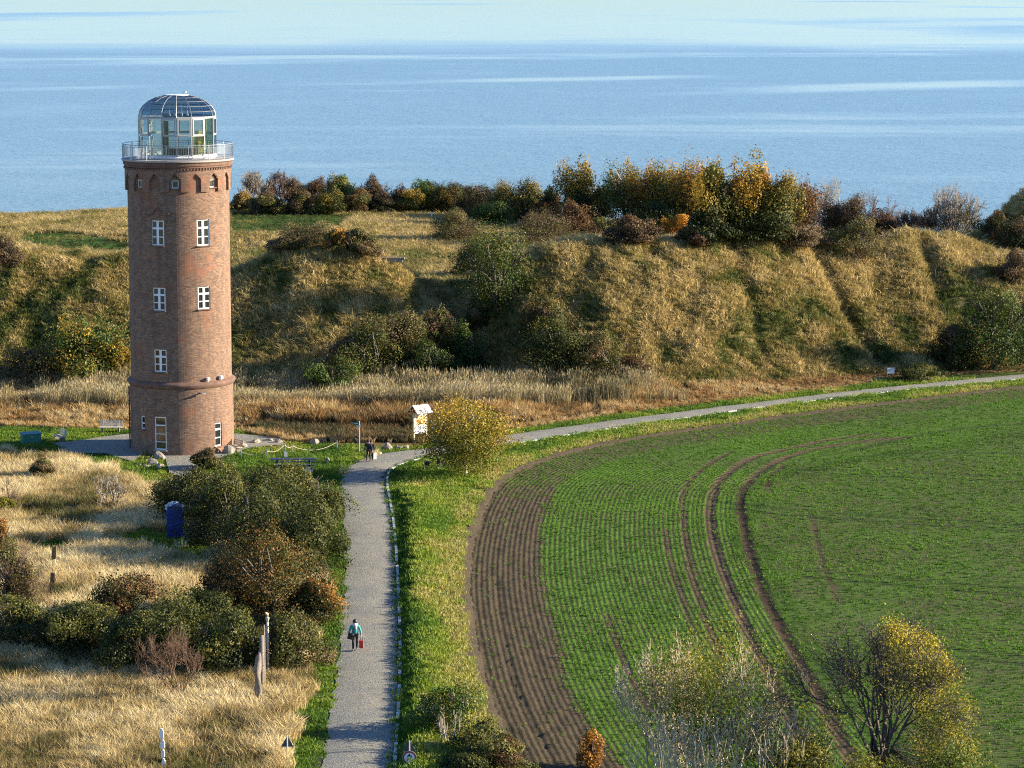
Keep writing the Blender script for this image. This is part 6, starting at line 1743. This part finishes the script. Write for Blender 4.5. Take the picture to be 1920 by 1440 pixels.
    pole(484, 1323, [(0, 0, 0), (0, 0, 0.8), (0.0, 0, 1.9), (0.06, 0, 2.55), (0.12, 0, 2.75)], [0.2, 0.23, 0.2, 0.15, 0.07], 'thick dark carved post with small foot shelf, nearest of the posts', [('foot_shelf', e, M_WOODL), ('prop', e2, M_WOODL)])
    e = MB(); e.box((0, -0.13, 1.5), (0.3, 0.03, 0.05)); e2 = MB(); e2.box((0, -0.13, 2.2), (0.28, 0.03, 0.05))
    pole(491, 1300, [(0, 0, 0), (0.02, 0, 1.2), (0.03, 0, 3.1)], [0.13, 0.14, 0.11], 'flat topped board like post behind the thick carved one', [('groove_band', e, M_WOODL), ('groove_band', e2, M_WOODL)], M_WOODD)
    pole(496, 1292, [(0, 0, 0), (0.0, 0, 1.6), (0.02, 0, 3.5)], [0.07, 0.07, 0.05], 'thin grey post between the board like post and the pale one', None, M_WOODD)
    e = MB(); e.tube([(0.01, 0, 3.12), (0.03, -0.04, 3.3), (0.02, -0.02, 3.5), (-0.08, -0.06, 3.6)], [0.08, 0.12, 0.10, 0.05], 8)
    pole(502, 1270, [(0, 0, 0), (0.03, 0, 1.5), (0.02, 0, 3.15)], [0.08, 0.075, 0.07], 'tallest pale post with a carved bird like head', [('carved_head', e, M_WOODL)], M_WOODL)
    # white carved post bottom left
    aa, bb, cc = [float(v) for v in ray(303, 1366)]; d = 127.0; x = aa / bb * d; zt_ = CZ + cc / bb * d
    o = empty('white_post', (x, d, 0), 0, 'white painted post of stacked rounded segments at the bottom left', 'post')
    z = zt_; M_WP = M_WHITE
    mb = MB(); mb.tube([(0, 0, -0.1), (0, 0, zt_ - 0.4)], 0.04, 6); mb.build('core', M_BLACK, o)
    for k, (hh, w, dx) in enumerate(((0.5, 0.17, 0.0), (0.45, 0.19, 0.03), (0.42, 0.16, 0.04), (0.42, 0.16, 0.06), (0.4, 0.15, 0.03))):
        if z - hh < 0.1: break
        mb = MB(); mb.prism([(dx - w / 2, z - hh + 0.05), (dx - w / 3, z - hh), (dx + w / 3, z - hh), (dx + w / 2, z - hh + 0.05), (dx + w / 2, z - 0.12), (dx + w / 4, z - 0.01), (dx - w / 4, z - 0.01), (dx - w / 2, z - 0.12)][::-1], -0.06, 0.06)
        mb.build('segment', M_WP, o); z -= hh + 0.03
    # traffic signs at the bottom
    def sign_at(px, pyt, depth):
        aa, bb, cc = [float(v) for v in ray(px, pyt)]; return aa / bb * depth, CZ + cc / bb * depth
    M_BACK = plain('dark_sign_back', (0.05, 0.06, 0.075), 0.6, 0.1)
    x, zt_ = sign_at(538.5, 1380, 128); o = empty('warning_sign', (x, 128, 0), 0.0, 'triangular traffic sign seen from its dark back left of the path', 'traffic sign')
    mb = MB(); mb.tube([(0, -0.04, -0.1), (0, -0.04, zt_)], 0.035, 8); mb.build('pole', M_POLE, o)
    mb = MB(); mb.prism([(-0.32, zt_ - 0.56), (0.32, zt_ - 0.56), (0.03, zt_ - 0.03), (-0.03, zt_ - 0.03)][::-1], -0.0, 0.02); mb.build('triangle_plate', M_BACK, o)
    mb = MB(); mb.box((0, -0.01, zt_ - 0.52), (0.62, 0.02, 0.03)); mb.build('edge_strip', M_POLE, o)
    x, zt_ = sign_at(767.5, 1389, 127.5); o = empty('no_vehicles_sign', (x, 127.5, 0), 0.0, 'round red rimmed sign with motorcycle and car below a triangular sign back', 'traffic sign')
    mb = MB(); mb.tube([(0, 0.05, -0.1), (0, 0.05, zt_)], 0.033, 8); mb.build('pole', M_POLE, o)
    mb = MB(); mb.prism([(-0.3, zt_ - 0.54), (0.3, zt_ - 0.54), (0.03, zt_ - 0.03), (-0.03, zt_ - 0.03)][::-1], 0.10, 0.12); mb.build('triangle_plate', M_BACK, o)
    zc = zt_ - 0.83; disc = lambda r_, y0, y1: MB().prism([(r_ * math.cos(a * PI / 18), zc + r_ * math.sin(a * PI / 18)) for a in range(36)][::-1], y0, y1)
    disc(0.34, -0.005, 0.02).build('disc_edge', M_POLE, o); disc(0.325, -0.010, -0.006).build('red_ring', plain('red_paint', (0.38, 0.03, 0.03), 0.5), o); disc(0.245, -0.016, -0.011).build('white_face', plain('sign_white', (0.7, 0.73, 0.76), 0.5, var=.03), o)
    mb = MB()
    mb.prism([(-0.12, zc - 0.15), (-0.085, zc - 0.15), (-0.085, zc - 0.115), (0.085, zc - 0.115), (0.085, zc - 0.15), (0.12, zc - 0.15), (0.125, zc - 0.075), (0.095, zc - 0.045), (0.07, zc - 0.0), (-0.07, zc - 0.0), (-0.095, zc - 0.045), (-0.125, zc - 0.075)][::-1], -0.022, -0.018)
    mb.build('car_symbol', M_BLACK, o)
    mb = MB()
    for s in (-0.085, 0.085): mb.prism([(s + 0.04 * math.cos(a * PI / 6), zc + 0.055 + 0.04 * math.sin(a * PI / 6)) for a in range(12)][::-1], -0.022, -0.018)
    mb.prism([(-0.07, zc + 0.07), (0.06, zc + 0.07), (0.085, zc + 0.11), (0.03, zc + 0.13), (0.02, zc + 0.2), (-0.02, zc + 0.2), (-0.05, zc + 0.13), (-0.09, zc + 0.12)][::-1], -0.022, -0.017)
    mb.build('motorcycle_symbol', M_BLACK, o)
    mb = MB(); mb.box((0, 0, zc - 0.53), (0.64, 0.02, 0.32)); mb.build('sub_plate', plain('pale_blue_plate', (0.45, 0.6, 0.68), 0.5, var=.04), o)
    mb = MB(); [mb.box((-0.2 + 0.055 * i + (0.05 if i > 4 else 0), -0.013, zc - 0.46), (0.04, 0.004, 0.05)) for i in range(8)]; mb.build('lettering', plain('dark_print', (0.05, 0.09, 0.14)), o)
    # wooden fence climbing the hill at the far right
    P0 = [(1868, 392), (1884, 384), (1898, 377), (1912, 370), (1930, 361), (1950, 350)]
    pts = [onground(*p) for p in P0]; b0 = pts[0]
    o = empty('wooden_fence', b0, 0, 'pale wooden fence climbing the hill at the right edge', 'fence')
    for i in range(len(pts)):
        q = [pts[i][k] - b0[k] for k in range(3)]
        mb = MB(); mb.box((q[0], q[1], q[2] + 0.5), (0.14, 0.12, 1.2)); mb.build('post', M_WOODL, o)
    for i in range(len(pts) - 1):
        p, q = Vector(pts[i]) - Vector(b0), Vector(pts[i + 1]) - Vector(b0)
        for hh in (0.35, 0.85): mb = MB(); mb.tube([p + Vector((0, -.05, hh)), q + Vector((0, -.05, hh))], 0.06, 4); mb.build('rail', M_WOODL, o)
        n = max(2, int((q - p).length / 0.25)); 
    # stone revetment on the crest
    x, y, z = onground(722, 492); o = empty('stone_revetment', (x, y, z), 0, 'short pale stone revetment on the crest beside the grey green shrub', 'wall')
    r = random.Random(8)
    for k in range(9):
        for j in range(2):
            mb = MB(); mb.box((-1.6 + 0.4 * k + 0.2 * (j % 2), 0, 0.14 + 0.27 * j), (0.37, 0.4 + r.uniform(0, .08), 0.25), r.uniform(-.05, .05)); mb.build('stone', M_STONE, o, bevel=0.03)
    # bicycles parked under the tree
    def bicycle(px, py, rz, label):
        x, y, z = onground(px, py); o = empty('bicycle', (x, y, z), rz, label, 'bicycle', 'bicycles parked under the tree')
        for s in (-0.53, 0.53):
            mb = MB(); mb.tube([(s + 0.33 * math.cos(a * PI / 8), 0, 0.34 + 0.33 * math.sin(a * PI / 8)) for a in range(17)], 0.025, 5, False)
            w = mb.build('wheel', M_BLACK, o)
            mb = MB(); [mb.tube([(s, 0, 0.34), (s + 0.32 * math.cos(a * PI / 4), 0, 0.34 + 0.32 * math.sin(a * PI / 4))], 0.006, 3) for a in range(8)]; mb.build('spokes', M_STEEL, w)
        mb = MB()
        for a, b in (((-0.53, 0.34), (-0.1, 0.32)), ((-0.1, 0.32), (-0.2, 0.82)), ((-0.2, 0.8), (0.38, 0.82)), ((-0.1, 0.32), (0.38, 0.75)), ((-0.53, 0.34), (-0.2, 0.78)), ((0.36, 0.95), (0.53, 0.34))): mb.tube([(a[0], 0, a[1]), (b[0], 0, b[1])], 0.024, 5)
        mb.build('frame', M_BLACK, o)
        mb = MB(); mb.box((-0.22, 0, 0.92), (0.28, 0.14, 0.07)); mb.build('saddle', M_BLACK, o)
        mb = MB(); mb.tube([(0.30, -0.28, 1.03), (0.36, 0, 0.98), (0.30, 0.28, 1.03)], 0.02, 5); mb.build('handlebar', M_STEEL, o)
        for s in (-0.16, 0.16): mb = MB(); mb.box((-0.6, s, 0.56), (0.36, 0.15, 0.32)); mb.build('pannier', M_BLACK, o)
    bicycle(815, 882, 0.1, 'black bicycle with panniers parked under the tree, at left'); bicycle(838, 879, 0.5, 'black bicycle parked under the tree nearer its trunk')
    # people
    TEAL = plain('teal_jacket', (0.02, 0.30, 0.30), 0.7, var=0.2, vscale=5); DARKT = plain('dark_trousers', (0.035, 0.025, 0.03), 0.8); DARKC = plain('dark_coat', (0.018, 0.018, 0.024), 0.8)
    SC = plain('white_scarf', (0.72, 0.66, 0.62), 0.8)
    o, (x, y, z), V = person(666, 1223, 1.74, 0.0, 'walker in teal jacket, white scarf and dark hat coming along the path', TEAL, DARKT, True, 0.10, SC, arms=((-0.33, 0.02), (0.33, 0.0)))
    b = empty('red_bag', (x + 0.36, y - 0.05, z), 0.0, 'red handbag carried by the walker in the teal jacket', 'bag')
    mb = MB(); mb.box((0, 0, 0.36), (0.26, 0.14, 0.46)); mb.build('bag_body', plain('red_cloth', (0.62, 0.05, 0.03), 0.6), b, bevel=0.03)
    mb = MB(); mb.tube([(-0.07, 0, 0.58), (-0.05, 0, 0.74), (0.0, 0, 0.78), (0.05, 0, 0.74), (0.07, 0, 0.58)], 0.014, 5); mb.build('handle', M_BLACK, b)
    b = empty('shoulder_bag', (x - 0.2, y - 0.02, z), 0.0, 'black shoulder bag hanging at the teal jacket walker\'s hip', 'bag')
    mb = MB(); mb.box((-0.06, -0.1, 0.84), (0.30, 0.14, 0.36), ry=0.25); mb.build('bag_body', M_BLACK, b, bevel=0.03)
    mb = MB(); mb.tube([(-0.05, -0.14, 1.0), (0.1, -0.19, 1.2), (0.28, -0.1, 1.43), (0.3, 0.02, 1.45)], 0.016, 4); mb.build('strap', M_BLACK, b)
    HAIR = plain('brown_hair', (0.05, 0.03, 0.02), 0.8)
    o, (x, y, z), V = person(691, 868, 1.76, 2.9, 'walker in long dark coat at the left of the couple near the bend', DARKC, DARKT, False, 0.12, hatmat=HAIR, group='couple walking near the bend')
    o, (x, y, z), V = person(696, 866, 1.66, 3.0, 'walker in dark coat at the right of the couple, white bag in hand', DARKC, DARKT, False, -0.10, hatmat=HAIR, group='couple walking near the bend')
    b = empty('white_bag', (x + 0.30, y - 0.1, z), 0.3, 'white shopping bag carried by the couple near the bend', 'bag')
    mb = MB(); mb.box((0, 0, 0.38), (0.26, 0.1, 0.5), taper=0.9); mb.build('bag_body', M_WHITE, b); mb = MB(); mb.tube([(-0.05, 0, 0.62), (0, 0, 0.76), (0.05, 0, 0.62)], 0.012, 4); mb.build('handle', M_WHITE, b)
make_things()
